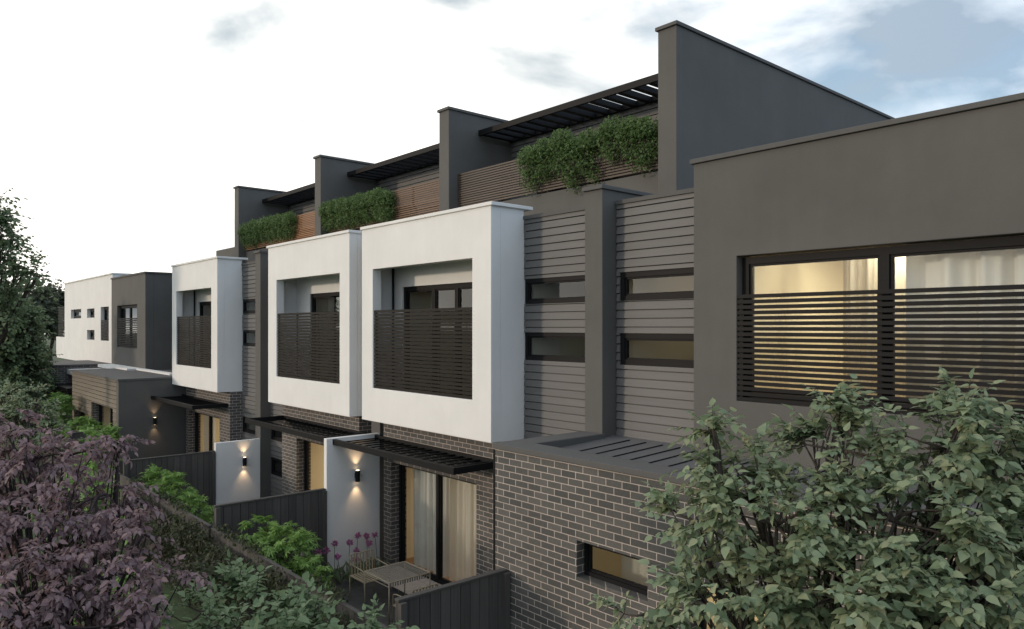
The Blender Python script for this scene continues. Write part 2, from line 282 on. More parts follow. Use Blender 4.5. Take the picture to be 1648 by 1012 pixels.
class MB:
    def __init__(s): s.v = []; s.f = []
    def box(s, x0, x1, y0, y1, z0, z1):
        x0, x1 = min(x0, x1), max(x0, x1); y0, y1 = min(y0, y1), max(y0, y1); z0, z1 = min(z0, z1), max(z0, z1)
        b = len(s.v)
        s.v += [(x0, y0, z0), (x1, y0, z0), (x1, y1, z0), (x0, y1, z0), (x0, y0, z1), (x1, y0, z1), (x1, y1, z1), (x0, y1, z1)]
        s.f += [tuple(b + i for i in q) for q in ((0, 3, 2, 1), (4, 5, 6, 7), (0, 1, 5, 4), (1, 2, 6, 5), (2, 3, 7, 6), (3, 0, 4, 7))]
        return s
    def quad(s, a, b_, c, d):
        b = len(s.v); s.v += [tuple(a), tuple(b_), tuple(c), tuple(d)]; s.f.append((b, b + 1, b + 2, b + 3)); return s
    def hexa(s, pts):        # 8 points, same order as box
        b = len(s.v); s.v += [tuple(p) for p in pts]
        s.f += [tuple(b + i for i in q) for q in ((0, 3, 2, 1), (4, 5, 6, 7), (0, 1, 5, 4), (1, 2, 6, 5), (2, 3, 7, 6), (3, 0, 4, 7))]; return s
    def tube(s, pts, r, n=8, r2=None, caps=True):
        pts = [Vector(p) for p in pts]; b0 = len(s.v); m = len(pts); up = Vector((0, 0, 1))
        for i, p in enumerate(pts):
            t = (pts[min(i + 1, m - 1)] - pts[max(i - 1, 0)]).normalized()
            a = t.cross(up);
            if a.length < 1e-3: a = t.cross(Vector((1, 0, 0)))
            a.normalize(); c = t.cross(a)
            rr = r if r2 is None else r + (r2 - r) * i / (m - 1)
            for k in range(n):
                q = 2 * math.pi * k / n; s.v.append(tuple(p + rr * (math.cos(q) * a + math.sin(q) * c)))
        for i in range(m - 1):
            for k in range(n):
                s.f.append((b0 + i * n + k, b0 + i * n + (k + 1) % n, b0 + (i + 1) * n + (k + 1) % n, b0 + (i + 1) * n + k))
        if caps:
            s.f.append(tuple(b0 + k for k in range(n))[::-1]); s.f.append(tuple(b0 + (m - 1) * n + k for k in range(n)))
        return s
    def wall(s, x0, x1, z0, z1, y0, y1, holes=(), axis='y'):
        """slab between y0..y1 with rectangular holes [(a0,a1,z0,z1)]; axis 'x' swaps roles"""
        x0, x1 = min(x0, x1), max(x0, x1)
        hs = [(min(h[0], h[1]), max(h[0], h[1]), h[2], h[3]) for h in holes]
        xs = sorted(set([x0, x1] + [min(max(v, x0), x1) for h in hs for v in h[:2]]))
        zs = sorted(set([z0, z1] + [min(max(v, z0), z1) for h in hs for v in h[2:]]))
        def solid(i, j):
            if i < 0 or j < 0 or i >= len(xs) - 1 or j >= len(zs) - 1: return False
            cx = (xs[i] + xs[i + 1]) / 2; cz = (zs[j] + zs[j + 1]) / 2
            return not any(h[0] < cx < h[1] and h[2] < cz < h[3] for h in hs)
        idx = {}
        def V(a, d, z):
            k = (round(a, 5), round(d, 5), round(z, 5))
            if k not in idx:
                idx[k] = len(s.v); s.v.append((a, d, z) if axis == 'y' else (d, a, z))
            return idx[k]
        def face(*q): s.f.append(q if axis == 'y' else q[::-1])
        for i in range(len(xs) - 1):
            for j in range(len(zs) - 1):
                if not solid(i, j): continue
                a, b = xs[i], xs[i + 1]; c, d = zs[j], zs[j + 1]
                face(V(a, y0, c), V(b, y0, c), V(b, y0, d), V(a, y0, d))
                face(V(b, y1, c), V(a, y1, c), V(a, y1, d), V(b, y1, d))
                if not solid(i - 1, j): face(V(a, y1, c), V(a, y0, c), V(a, y0, d), V(a, y1, d))
                if not solid(i + 1, j): face(V(b, y0, c), V(b, y1, c), V(b, y1, d), V(b, y0, d))
                if not solid(i, j - 1): face(V(a, y1, c), V(b, y1, c), V(b, y0, c), V(a, y0, c))
                if not solid(i, j + 1): face(V(a, y0, d), V(b, y0, d), V(b, y1, d), V(a, y1, d))
        return s
    def build(s, name, mat, parent=None, bevel=0.0, smooth=False, label=None, cat=None, group=None, kind=None, local=False):
        me = bpy.data.meshes.new(name)
        o = bpy.data.objects.new(name, me); COL.objects.link(o)
        if parent is not None:
            o.parent = parent; org = ORG[parent.name]; ORG[o.name] = org
        else:
            if local: org = Vector((0, 0, 0))
            else:
                a = np.array(s.v); mn = a.min(0); mxx = a.max(0)
                org = Vector(((mn[0] + mxx[0]) / 2, (mn[1] + mxx[1]) / 2, mn[2] + EYE)); o.location = org
            ORG[o.name] = org
        off = EYE if not local else 0.0
        me.from_pydata([(p[0] - org.x, p[1] - org.y, p[2] + off - org.z) for p in s.v], [], s.f)
        me.materials.append(mat)
        if smooth: me.polygons.foreach_set('use_smooth', [True] * len(me.polygons))
        if bevel:
            m = o.modifiers.new('bevel', 'BEVEL'); m.width = bevel; m.segments = 2; m.limit_method = 'ANGLE'; m.angle_limit = R(40)
        tag(o, label, cat, group, kind); return o

def boards(mb, x0, x1, z0, z1, y, holes=(), pitch=0.125, gap=0.016, thick=0.03, lap=0.014):
    """horizontal boards facing -y, each slightly canted, cut round openings"""
    x0, x1 = min(x0, x1), max(x0, x1); z = z0
    while z < z1 - 0.01:
        zt = min(z + pitch - gap, z1)
        segs = [(x0, x1)]
        cuts = [z, zt]
        for h in holes:
            for c in (h[2], h[3]):
                if z < c < zt: cuts.append(c)
        cuts.sort()
        for ca, cb in zip(cuts[:-1], cuts[1:]):
            if cb - ca < 0.004: continue
            zm = (ca + cb) / 2; segs = [(x0, x1)]
            for h in holes:
                if h[2] < zm < h[3]:
                    ns = []
                    for a, b in segs:
                        h0, h1 = min(h[0], h[1]), max(h[0], h[1])
                        if h1 <= a or h0 >= b: ns.append((a, b)); continue
                        if h0 > a: ns.append((a, h0))
                        if h1 < b: ns.append((h1, b))
                    segs = ns
            for a, b in segs:
                k0 = lap * (1 - (ca - z) / (pitch)); k1 = lap * (1 - (cb - z) / (pitch))
                mb.hexa([(a, y - k0, ca), (b, y - k0, ca), (b, y + thick, ca), (a, y + thick, ca), (a, y - k1, cb), (b, y - k1, cb), (b, y + thick, cb), (a, y + thick, cb)])
        z += pitch

def slats(mb, x0, x1, z0, z1, y, n, h, t=0.03):
    p = (z1 - z0 - h) / (n - 1)
    for i in range(n):
        mb.box(x0, x1, y, y + t, z0 + i * p, z0 + i * p + h)

def window(parent, x0, x1, z0, z1, y, mull=(), fw=0.055, d=0.07, sill=True, name='window'):
    x0, x1 = min(x0, x1), max(x0, x1)
    m = MB(); ms = [v for v in mull]
    edges = [x0] + ms + [x1]; holes = []
    for i in range(len(edges) - 1):
        a = edges[i] + (fw if i == 0 else fw * 0.6); b = edges[i + 1] - (fw if i == len(edges) - 2 else fw * 0.6)
        holes.append((a, b, z0 + fw, z1 - fw))
    m.wall(x0, x1, z0, z1, y, y + d, holes)
    # inner sash, one step back
    for h in holes:
        m.wall(h[0] - 0.004, h[1] + 0.004, h[2] - 0.004, h[3] + 0.004, y + 0.022, y + d - 0.006, [(h[0] + 0.028, h[1] - 0.028, h[2] + 0.028, h[3] - 0.028)])
    f = m.build(name, M_BLACK, parent)
    for h in holes:
        g = MB(); a0, a1, c0_, c1_ = h[0] + 0.02, h[1] - 0.02, h[2] + 0.02, h[3] - 0.02; g.quad((a0, y + 0.04, c0_), (a1, y + 0.04, c0_), (a1, y + 0.04, c1_), (a0, y + 0.04, c1_)); g.build('pane', M_GLASS, f)
    return f

def room(parent, x0, x1, y0, y1, z0, z1, floor=True, light=0, col=(1.0, 0.80, 0.52), lit_x=None):
    """a plastered room behind an opening: back, sides, ceiling, floor"""
    x0, x1 = min(x0, x1), max(x0, x1); t = 0.08
    m = MB(); m.box(x0 - t, x0, y0, y1, z0, z1); m.box(x1, x1 + t, y0, y1, z0, z1); m.box(x0 - t, x1 + t, y1, y1 + t, z0, z1)
    m.box(x0 - t, x1 + t, y0, y1 + t, z1, z1 + t); m.build('room_wall', M_CREAM, parent)
    f = MB(); f.box(x0 - t, x1 + t, y0, y1 + t, z0 - 0.06, z0); f.build('room_floor', M_FLOOR, parent)
    if light:
        l = bpy.data.lights.new('ceiling_light', 'AREA'); l.shape = 'DISK'; l.size = 0.5; l.energy = light; l.color = col
        o = bpy.data.objects.new('ceiling_light', l); COL.objects.link(o); o.parent = parent
        lx = (x0 + x1) / 2 if lit_x is None else lit_x
        o.location = Vector((lx, (y0 + y1) / 2, z1 - 0.06 + EYE)) - ORG[parent.name]

def curtain(x0, x1, y, z0, z1, label, folds=0.24, amp=0.05, seed=0, group=None, mat=None):
    rnd = random.Random(seed); x0, x1 = min(x0, x1), max(x0, x1)
    n = int((x1 - x0) / 0.015) + 2; ph = rnd.random() * 6; v = []; f = []
    rows = 5
    for j in range(rows):
        z = z1 + (z0 - z1) * j / (rows - 1)
        for i in range(n):
            x = x0 + (x1 - x0) * i / (n - 1)
            q = x / folds * 2 * math.pi + ph + 0.9 * math.sin(x * 4.1 + ph)
            yy = y + amp * (0.75 + 0.25 * j / rows) * math.sin(q) + 0.3 * amp * math.sin(2.3 * q + 1 + j * 0.2)
            v.append((x + 0.012 * math.cos(q), yy, z))
    for j in range(rows - 1):
        for i in range(n - 1):
            a = j * n + i; f.append((a, a + 1, a + n + 1, a + n))
    m = MB(); m.v = v; m.f = f
    return m.build('curtain', mat or M_CURT, None, smooth=True, label=label, cat='curtain', group=group)

# ------------------------------------------------------------------ levels and planes (measured)
YF, YW, YB, YP, YC, YN = 6.40, 7.73, 8.10, 8.17, 8.47, 9.95
PITCH = 6.22
ZBOX0, ZBOX1, ZC, ZG, ZCL, ZFIN = -1.90, 2.04, -1.56, 2.19, 1.88, 4.97
WIN_LO, WIN_HI = (-0.56, -0.09), (0.385, 0.81)

# ------------------------------------------------------------------ ground
g = MB(); g.quad((-600, -600, GZ), (600, -600, GZ), (600, 600, GZ), (-600, 600, GZ)); g.build('ground', M_GRASS, kind='structure')
g = MB(); g.box(-34, -7.7, 4.85, 8.1, GZ - 0.05, GZ + 0.02); g.build('patio', M_PAVE, kind='structure')
g = MB(); g.box(-33.9, -7.75, 4.86, 5.75, GZ, GZ + 0.06)
g.build('garden_bed', M_SOIL, kind='structure')

# ------------------------------------------------------------------ party wall with tall roof fin
def party_wall(parent, xr, low_y=YP):
    xl = xr - 0.35
    m = MB(); m.box(xl, xr, low_y, YN + 0.3, GZ, 2.03); m.build('party_wall', M_GREY, parent, 0.006)
    c = MB(); c.box(xl - 0.03, xr + 0.03, low_y - 0.04, YN - 0.003, 2.03, 2.09); c.build('coping', M_GREY2, parent, 0.006)
    m = MB(); m.box(xl - 0.012, xr + 0.012, YN, 21.0, 1.7, ZFIN - 0.06); f = m.build('fin_wall', M_GREY, parent, 0.008)
    c = MB(); c.box(xl - 0.045, xr + 0.045, YN - 0.04, 21.03, ZFIN - 0.06, ZFIN); c.build('fin_coping', M_GREY2, f, 0.006)

# ------------------------------------------------------------------ roof terrace and upper storey between two fins
def terrace(parent, xl, xr, slat):
    """xl..xr = clear space between fins"""
    m = MB(); m.box(xl, xr, 8.75, 10.2, 1.5, 1.84); m.build('lower_roof', M_ROOF, parent)
    m = MB(); m.box(xl, xr, 10.2, 10.42, 1.3, 2.66); m.box(xl, xr, 10.42, 11.8, 2.2, 2.4); m.build('terrace_wall', M_GREY, parent, 0.006)
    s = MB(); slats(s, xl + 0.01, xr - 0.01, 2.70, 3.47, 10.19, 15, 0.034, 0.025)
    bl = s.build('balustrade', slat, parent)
    k = 5
    for i in range(k):
        x = xl + 0.05 + (xr - xl - 0.15) * i / (k - 1); p = MB(); p.box(x, x + 0.05, 10.217, 10.26, 2.66, 3.46); p.build('post', M_SLATD, bl)
    b = MB(); boards(b, xl, xr, 2.4, 4.57, 11.83, pitch=0.13, lap=0.012); b.box(xl, xr, 11.862, 12.1, 2.4, 4.57); b.build('upper_cladding', M_CLAD, parent)
    r = MB(); r.box(xl, xr, 12.1, 21, 4.2, 4.44); r.build('upper_roof', M_ROOF, parent)
    f = MB(); f.box(xl + 0.002, xr - 0.002, 10.80, 10.86, 4.45, 4.58); f.box(xl + 0.002, xr - 0.002, 11.76, 11.82, 4.46, 4.57)
    pg = f.build('pergola', M_BLACK, parent, 0.004)
    q = MB(); n = int((xr - xl) / 0.35)
    for i in range(n):
        x = xl + 0.12 + (xr - xl - 0.24) * i / (n - 1); q.box(x - 0.065, x + 0.065, 10.862, 11.758, 4.455, 4.56)
    q.build('pergola_blade', M_BLACK, pg)

# ------------------------------------------------------------------ one townhouse with a white balcony box
def white_house(name_label, X, recess, lit, sd):
    """X maps the coordinates of the nearest white house to this one; recess = other coordinates of recess cladding"""
    cx = (X(-13.5) + X(-7.7)) / 2
    H = thing('townhouse', name_label, 'townhouse', (cx, YB, GZ), group='townhouses of the terrace')
    def bx(m, a, b, *r): m.box(X(a), X(b), *r)
    # white box: front plate with opening, sides, top, bottom
    m = MB(); m.wall(X(-13.52), X(-9.35), ZBOX0, ZBOX1 - 0.05, YW, YW + 0.2, [(X(-13.09), X(-9.85), -1.232, 1.16)])
    fr = m.build('balcony_frame', M_WHITE, H, 0.008)
    m = MB()
    bx(m, -13.52, -13.45, YW + 0.2, YC - 0.02, ZBOX0, ZBOX1 - 0.05); bx(m, -9.46, -9.35, YW + 0.2, YC - 0.02, ZBOX0, ZBOX1 - 0.05)
    bx(m, -13.45, -9.46, YW + 0.2, YC - 0.02, ZBOX0, -1.55); bx(m, -13.45, -9.46, YW + 0.2, YC - 0.02, 1.45, ZBOX1 - 0.05)
    m.build('balcony_side', M_WHITE, H)
    m = MB(); bx(m, -13.545, -9.30, YW - 0.03, 8.62, ZBOX1 - 0.05, ZBOX1 + 0.01); m.build('balcony_coping', M_WHITE, H, 0.008)
    m = MB(); bx(m, -13.52, -9.35, YC + 0.2, 9.28, 1.0, ZBOX1 - 0.35); m.build('balcony_roof', M_WHITE, H)
    m = MB(); m.wall(X(-13.6), X(-9.36), -1.9, 1.5, YC - 0.02, YC + 0.18, [(X(-13.12), X(-10.2), -1.55, 0.83)]); m.build('balcony_wall', M_WHITE, H)
    xs = sorted([X(-13.12), X(-10.2)])
    window(H, xs[0], xs[1], -1.55, 0.83, YC + 0.02, [X(-12.05), X(-11.3)], 0.09, 0.08, name='balcony_door')
    room(H, xs[0] - 0.1, xs[1] + 0.3, YC + 0.2, 12.0, -1.55, 1.3)
    s = MB(); slats(s, X(-13.088), X(-9.852), -1.225, 0.335, YW + 0.03, 23, 0.052, 0.02)
    sc_ = s.build('balcony_screen', M_SLATD, H)
    for a in (-13.06, -12.0, -10.9, -9.9):
        s = MB(); bx(s, a, a + 0.03, YW + 0.051, YW + 0.08, -1.22, 0.33); s.build('post', M_SLATD, sc_)
    s = MB(); s.tube([(X(-13.41), YC - 0.06, -1.5), (X(-13.41), YC - 0.06, 1.4)], 0.022, 8); s.build('downpipe', M_BLACK, H)
    # ground floor brick with sliding door
    m = MB(); m.wall(X(-13.28), X(-9.35), GZ, ZBOX0, YB, YC + 0.005, [(X(-13.0), X(-10.2), GZ + 0.09, -2.75)])
    m.build('brick_wall', M_BRICK, H)
    xs = sorted([X(-13.0), X(-10.2)]); mid = X(-11.66)
    window(H, xs[0], xs[1], GZ + 0.09, -2.75, YB + 0.2, [mid], 0.07, 0.09, name='sliding_door')
    room(H, xs[0] - 0.3, xs[1] + 0.4, YC + 0.02, 12.2, GZ + 0.09, -2.45, light=lit)
    m = MB(); bx(m, -13.1, -10.0, 7.55, YB - 0.004, GZ - 0.02, GZ + 0.085); m.build('door_step', M_BRICK, H)
    # awning: frame with cross blades
    m = MB(); a0, a1 = -13.64, -9.5
    bx(m, a0, a1, 7.08, 7.16, -2.36, -2.25); bx(m, a0, a1, 8.04, YB - 0.003, -2.36, -2.25)
    bx(m, a0, a0 + 0.06, 7.16, 8.04, -2.36, -2.25); bx(m, a1 - 0.06, a1, 7.16, 8.04, -2.36, -2.25)
    aw = m.build('awning', M_BLACK, H, 0.004)
    m = MB(); n = 17
    for i in range(n):
        a = a0 + 0.14 + (a1 - a0 - 0.28) * i / (n - 1)
        xm, xM = sorted([X(a - 0.10), X(a + 0.10)])
        m.hexa([(xm, 7.163, -2.345), (xM, 7.163, -2.315), (xM, 8.037, -2.315), (xm, 8.037, -2.345), (xm, 7.163, -2.325), (xM, 7.163, -2.295), (xM, 8.037, -2.295), (xm, 8.037, -2.325)])
    m.build('awning_blade', M_BLACK, aw)
    # recess: grey boards with slot windows
    ra, rb = sorted(recess)
    hs = [(ra - 1, rb + 1, WIN_LO[0], WIN_LO[1]), (ra - 1, rb + 1, WIN_HI[0], WIN_HI[1]), (ra - 1, rb + 1, -3.10, -2.65), (ra - 1, rb + 1, -4.05, -3.57)]
    b = MB(); boards(b, ra, rb, GZ, ZCL - 0.06, YC, hs); b.wall(ra, rb, GZ, ZCL - 0.06, YC + 0.032, YC + 0.2, [(h[0], h[1], h[2] + 0.0, h[3]) for h in hs]); b.build('recess_cladding', M_CLAD, H)
    c = MB(); c.box(ra, rb, YC - 0.035, YC + 0.4, ZCL - 0.06, ZCL); c.build('recess_coping', M_GREY2, H)
    for k, h in enumerate(hs):
        window(H, ra + 0.005, rb - 0.005, h[2] + 0.004, h[3] - 0.004, YC + 0.01, (), 0.06, 0.08, name='slot_window')
    room(H, ra, rb, YC + 0.21, 11, -1.5, 1.2, light=0)
    room(H, ra, rb, YC + 0.21, 11, GZ + 0.1, -2.3, light=0)
    return H, cx

XA = lambda x: x
XM = lambda x: -27.56 - x
XC = lambda x: x - 2 * PITCH
H1, _ = white_house('nearest townhouse with a white balcony box, beside the big dark grey house', XA, (-9.35, -7.65), 34, 1)
party_wall(H1, -7.32); terrace(H1, -13.54 + 0.012, -7.67 - 0.012, M_SLAT_DIM)
H2, _ = white_house('middle townhouse with a white balcony box, second of the three', XM, (-19.77, -17.8), 75, 2)
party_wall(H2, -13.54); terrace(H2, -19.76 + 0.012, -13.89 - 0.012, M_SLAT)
H3, _ = white_house('farthest townhouse with a white balcony box, beside the grey side wall with a lamp', XC, (-21.79, -20.11), 60, 3)
party_wall(H3, -19.76); terrace(H3, -25.98 + 0.012, -20.11 - 0.012, M_SLAT_WARM)

# ------------------------------------------------------------------ near dark grey house: upper box, recess boards, low brick block
H0 = thing('townhouse', 'near dark grey house over a brick ground floor with a wide lit window', 'townhouse', (-4, YF, GZ), group='townhouses of the terrace')
gl, gr = -5.745, -0.6
m = MB(); m.wall(gl, gr, -1.66, ZG - 0.06, YP + 0.02, YP + 0.32, [(-5.11, -1.65, -0.92, 0.883)]); m.box(gl, gl + 0.25, YP + 0.32, 18, -1.66, ZG - 0.06); m.box(gr - 0.25, gr, YP + 0.32, 18, -1.66, ZG - 0.06)
m.build('upper_wall', M_GREY, H0, 0.008)
c = MB(); c.box(gl - 0.035, gr + 0.03, YP - 0.02, YP + 0.36, ZG - 0.06, ZG); c.box(gl - 0.035, gl + 0.29, YP + 0.36, 18, ZG - 0.06, ZG); c.build('parapet_coping', M_GREY2, H0, 0.006)
c = MB(); c.box(gl + 0.25, gr - 0.25, YP + 0.32, 18, 1.4, 1.7); c.build('upper_roof', M_ROOF, H0)
window(H0, -5.09, -1.67, -0.90, 0.865, YP + 0.13, [-3.38], 0.085, 0.09)
room(H0, -5.45, -1.1, YP + 0.33, 12.0, -1.5, 1.3, light=105, lit_x=-3.9, col=(1.0, 0.85, 0.58))
s = MB(); slats(s, -5.108, -1.652, -0.915, 0.40, YP + 0.025, 20, 0.045, 0.022)
sc_ = s.build('window_screen', M_BLACK, H0)
for a in (-5.09, -3.42, -1.72):
    s = MB(); s.box(a, a + 0.05, YP + 0.048, YP + 0.075, -0.915, 0.39); s.build('post', M_BLACK, sc_)
# recess boards
ra, rb = -7.30, gl
hs = [(ra + 0.06, rb + 1, WIN_LO[0], WIN_LO[1]), (ra + 0.06, rb + 1, WIN_HI[0], WIN_HI[1])]
b = MB(); boards(b, ra, rb, -1.62, ZCL - 0.06, YC, hs); b.wall(ra, rb, -1.62, ZCL - 0.06, YC + 0.032, YC + 0.2, hs); b.build('recess_cladding', M_CLAD, H0)
c = MB(); c.box(ra + 0.01, rb - 0.003, YC - 0.035, YC + 0.4, ZCL - 0.06, ZCL); c.build('recess_coping', M_GREY2, H0)
c = MB(); c.box(ra + 0.01, rb - 0.003, YC + 0.4, 18, 1.5, 1.7); c.build('recess_roof', M_ROOF, H0)
for h in hs: window(H0, h[0] + 0.004, rb + 0.05, h[2] + 0.004, h[3] - 0.004, YC + 0.01, (), 0.075, 0.08, name='slot_window')
room(H0, ra + 0.02, rb + 0.15, YC + 0.21, 11.5, -1.5, 1.25, light=6, lit_x=-6.0)
# brick ground floor
xl = -7.65
nh = [(-6.14, -5.08, -2.975, -2.54), (-4.54, -3.40, -4.2, -2.58)]
m = MB(); m.wall(xl, 1.5, GZ, ZC - 0.07, YF, YF + 0.22, nh); m.box(xl, xl + 0.22, YF + 0.22, YP - 0.005, GZ, ZC - 0.07)
m.build('brick_wall', M_BRICK, H0)
for h in nh:
    window(H0, h[0], h[1], h[2], h[3], YF + 0.13, [] if h[0] < -5 else [(h[0] + h[1]) / 2], 0.05, 0.07)
room(H0, -7.3, -4.95, YF + 0.23, 9.6, GZ + 0.1, -2.2, light=8, lit_x=-5.6)
room(H0, -4.8, -3.1, YF + 0.23, 9.6, GZ + 0.1, -2.2, light=30)
c = MB(); c.box(xl - 0.03, 1.5, YF - 0.03, 6.79, ZC - 0.07, ZC); c.box(xl - 0.03, -7.29, 6.79, YP - 0.042, ZC - 0.07, ZC); c.build('coping', M_GREY2, H0, 0.006)
c = MB()
c.hexa([(-7.32, 6.75, -1.80), (1.5, 6.75, -1.80), (1.5, 8.5, -1.73), (-7.32, 8.5, -1.73), (-7.32, 6.75, -1.685), (1.5, 6.75, -1.685), (1.5, 8.5, -1.613), (-7.32, 8.5, -1.613)])
rf = c.build('lower_roof', M_ROOF, H0)
c = MB()
for i in range(16):
    x = -6.87 + 0.29 * i
    if x > -2.5: break
    c.hexa([(x - 0.007, 6.80, -1.69), (x + 0.007, 6.80, -1.69), (x + 0.007, 8.25, -1.63), (x - 0.007, 8.25, -1.63), (x - 0.007, 6.80, -1.672), (x + 0.007, 6.80, -1.672), (x + 0.007, 8.25, -1.610), (x - 0.007, 8.25, -1.610)])
c.build('roof_seam', M_BLACK, rf)
c = MB(); c.box(-7.285, -7.265, 6.79, YP, -1.75, ZC - 0.003); c.build('flashing', M_GREY2, H0)
p = MB(); p.box(-7.72, -7.685, YF + 0.02, YF + 0.07, GZ, ZC - 0.1); p.build('downpipe', M_BLACK, H0)

# ------------------------------------------------------------------ far grey house (upper box, clad ground floor block with the lamp wall)
H4 = thing('townhouse', 'far dark grey house beyond the white boxes, weathered cladding on its ground floor', 'townhouse', (-31, 6.1, GZ), group='townhouses of the terrace')
m = MB(); m.wall(-35.85, -30.7, -1.8, 2.07, YP, YP + 0.3, [(-34.9, -31.85, -0.86, 0.9)]); m.box(-30.95, -30.7, YP + 0.3, 16, -1.8, 2.07)
m.build('upper_wall', M_GREY, H4, 0.008)
c = MB(); c.box(-35.86, -30.66, YP - 0.04, 16, 2.07, 2.13); c.build('parapet_coping', M_GREY2, H4)
window(H4, -34.9, -31.85, -0.86, 0.9, YP + 0.13, [-33.4], 0.1, 0.08)
room(H4, -35.3, -31.3, YP + 0.31, 11, -1.5, 1.2)
s = MB(); slats(s, -34.898, -31.852, -0.85, 0.36, YP + 0.02, 17, 0.045, 0.022); s.build('window_screen', M_BLACK, H4)
# party wall and parapet piece left of last fin
party_wall(H4, -25.98)
c = MB(); c.box(-28.3, -26.34, 10.0, 16, 1.7, 2.86); c.build('terrace_wall', M_GREY, H4)
c = MB(); c.box(-30.69, -26.34, 9.4, 11, -1.6, 1.9); c.build('recess_wall', M_GREY, H4)
# ground floor block
zt = -1.66
m = MB(); m.box(-26.25, -25.98, 6.12, YP - 0.002, GZ, zt - 0.06); m.build('side_wall', M_GREY, H4, 0.008)
hh = [(-29.7, -26.7, GZ + 0.1, -2.66), (-32.6, -30.1, GZ + 0.1, -3.15)]
b = MB(); boards(b, -32.9, -26.25, GZ, zt - 0.06, 6.13, hh, pitch=0.14); b.build('ground_cladding', M_CLAD_T, H4)
m = MB(); m.wall(-32.9, -26.25, GZ, zt - 0.06, 6.165, 6.5, hh); m.build('brick_wall', M_BRICK, H4)
for h in hh:
    k = h[0] + (h[1] - h[0]) * 0.55
    window(H4, h[0], h[1], h[2], h[3], 6.36, [k], 0.10, 0.08, name='sliding_door')
    room(H4, h[0], h[1], 6.51, 9, GZ + 0.1, -2.5, light=14)
c = MB(); c.box(-32.95, -25.95, 6.09, 8.12, zt - 0.06, zt); c.box(-30.68, -26.35, 8.13, 9.39, zt - 0.06, zt); c.build('coping', M_GREY2, H4)
c = MB(); c.box(-35.7, -31.0, 7.6, YP - 0.01, -1.72, -1.60); c.box(-30.9, -26.8, 7.9, YP - 0.01, -1.655, -1.60); c.build('white_slab', M_WHITE, H4)

# ------------------------------------------------------------------ farthest white house
H5 = thing('townhouse', 'farthest house at the left end, white upper storey with small square windows', 'townhouse', (-41, YP, GZ), group='townhouses of the terrace')
wh = [(-44.2, -41.3, 0.06, 0.72), (-39.6, -37.9, 0.06, 0.78), (-39.6, -37.9, -1.15, -0.52), (-37.1, -36.15, -0.85, 0.88)]
wh = []
def px(u, v, y):
    a = (u - 824) / F_PX; dx = -.7524 + .6587 * a; dy = .6587 + .7524 * a; t = y / dy
    return dx * t, (526 - v) / F_PX * t
for (u0, v0, u1, v1) in ((114, 497, 130.5, 512), (140, 496, 152, 511), (140, 531, 152, 547), (162, 493, 175, 548.5)):
    a = px(u0, v0, YP + 0.05); b = px(u1, v1, YP + 0.05); t_ = px(u1, v0, YP + 0.05)
    wh.append((a[0], b[0], b[1], t_[1]))
m = MB(); m.wall(-46.1, -35.88, -1.72, 2.31, YP + 0.05, YP + 0.35, wh); m.build('upper_wall', M_WHITE, H5)
m = MB(); m.box(-46.1, -35.9, YP + 0.35, 9, 1.4, 2.31); m.build('parapet', M_WHITE, H5)
c = MB(); c.box(-46.15, -35.85, YP, 9.04, 2.31, 2.37); c.build('parapet_coping', M_WHITE, H5)
for i, h in enumerate(wh):
    window(H5, h[0], h[1], h[2], h[3], YP + 0.2, (), 0.12, 0.08)
room(H5, -45, -36.2, YP + 0.36, 11, -1.5, 1.3)
s = MB(); slats(s, wh[3][0], wh[3][1], wh[3][2], 0.3, YP + 0.07, 14, 0.05, 0.02); s.build('window_screen', M_BLACK, H5)
m = MB(); m.box(-48.7, -46.12, YP + 0.1, YP + 0.3, -1.72, -0.55); m.build('balcony_wall', M_WHITE, H5)
s = MB(); slats(s, -48.4, -46.12, -0.55, 1.1, YP + 0.15, 20, 0.05, 0.03); s.build('balcony_screen', M_SLATD, H5)
m = MB(); m.box(-46.5, -35.9, YP + 0.1, 9.5, -2.3, -1.725); m.build('floor_slab', M_GREY, H5)
# its low brick block
m = MB(); m.box(-40.4, -36.0, 5.9, 9, GZ, -1.66); m.build('brick_wall', M_BRICK, H5)
m = MB(); m.box(-40.42, -36.3, 5.87, 5.898, GZ, -1.66); m.build('front_cladding', M_GREY, H5)
c = MB(); c.box(-40.45, -35.95, 5.84, 9, -1.655, -1.60); c.build('coping', M_GREY2, H5)
c = MB(); c.box(-35.99, -33.2, 6.5, 7.9, -1.98, -1.78); c.build('white_slab', M_WHITE, H5)
c = MB(); c.box(-35.99, -33.2, 6.0, 7.2, -2.52, -2.40); c.build('awning', M_BLACK, H5)
m = MB(); m.wall(-36, -32.9, GZ, -1.8, 8.0, 8.2, ()); m.build('link_wall', M_BRICK, H5)

# ------------------------------------------------------------------ curtains
def cur(*a, **k): return curtain(*a, group='curtains behind the windows', **k)
cur(-12.95, -11.72, YC + 0.12, GZ + 0.1, -2.78, 'white curtain on the left half of the nearest sliding door', seed=1, mat=M_CURTH)
cur(-11.62, -10.75, YC + 0.12, GZ + 0.1, -2.78, 'warm lit curtain on the right half of the nearest sliding door', seed=2)
cur(XM(-11.3), XM(-12.95), YC + 0.12, GZ + 0.1, -2.78, 'cream curtain glowing in the second sliding door, under the middle white box', seed=3)
cur(XC(-12.95), XC(-11.9), YC + 0.12, GZ + 0.1, -2.78, 'pale curtain in the third sliding door, under the farthest white box', seed=4)
cur(-3.25, -1.5, YP + 0.42, -1.3, 1.0, 'long pleated white curtain at the right of the big lit window', seed=5, folds=0.42, amp=0.09, mat=M_CURTH)
cur(-4.72, -3.55, 10.2, -1.3, 1.1, 'warm pleated curtain deep inside the big lit window', seed=6, folds=0.2, amp=0.05)
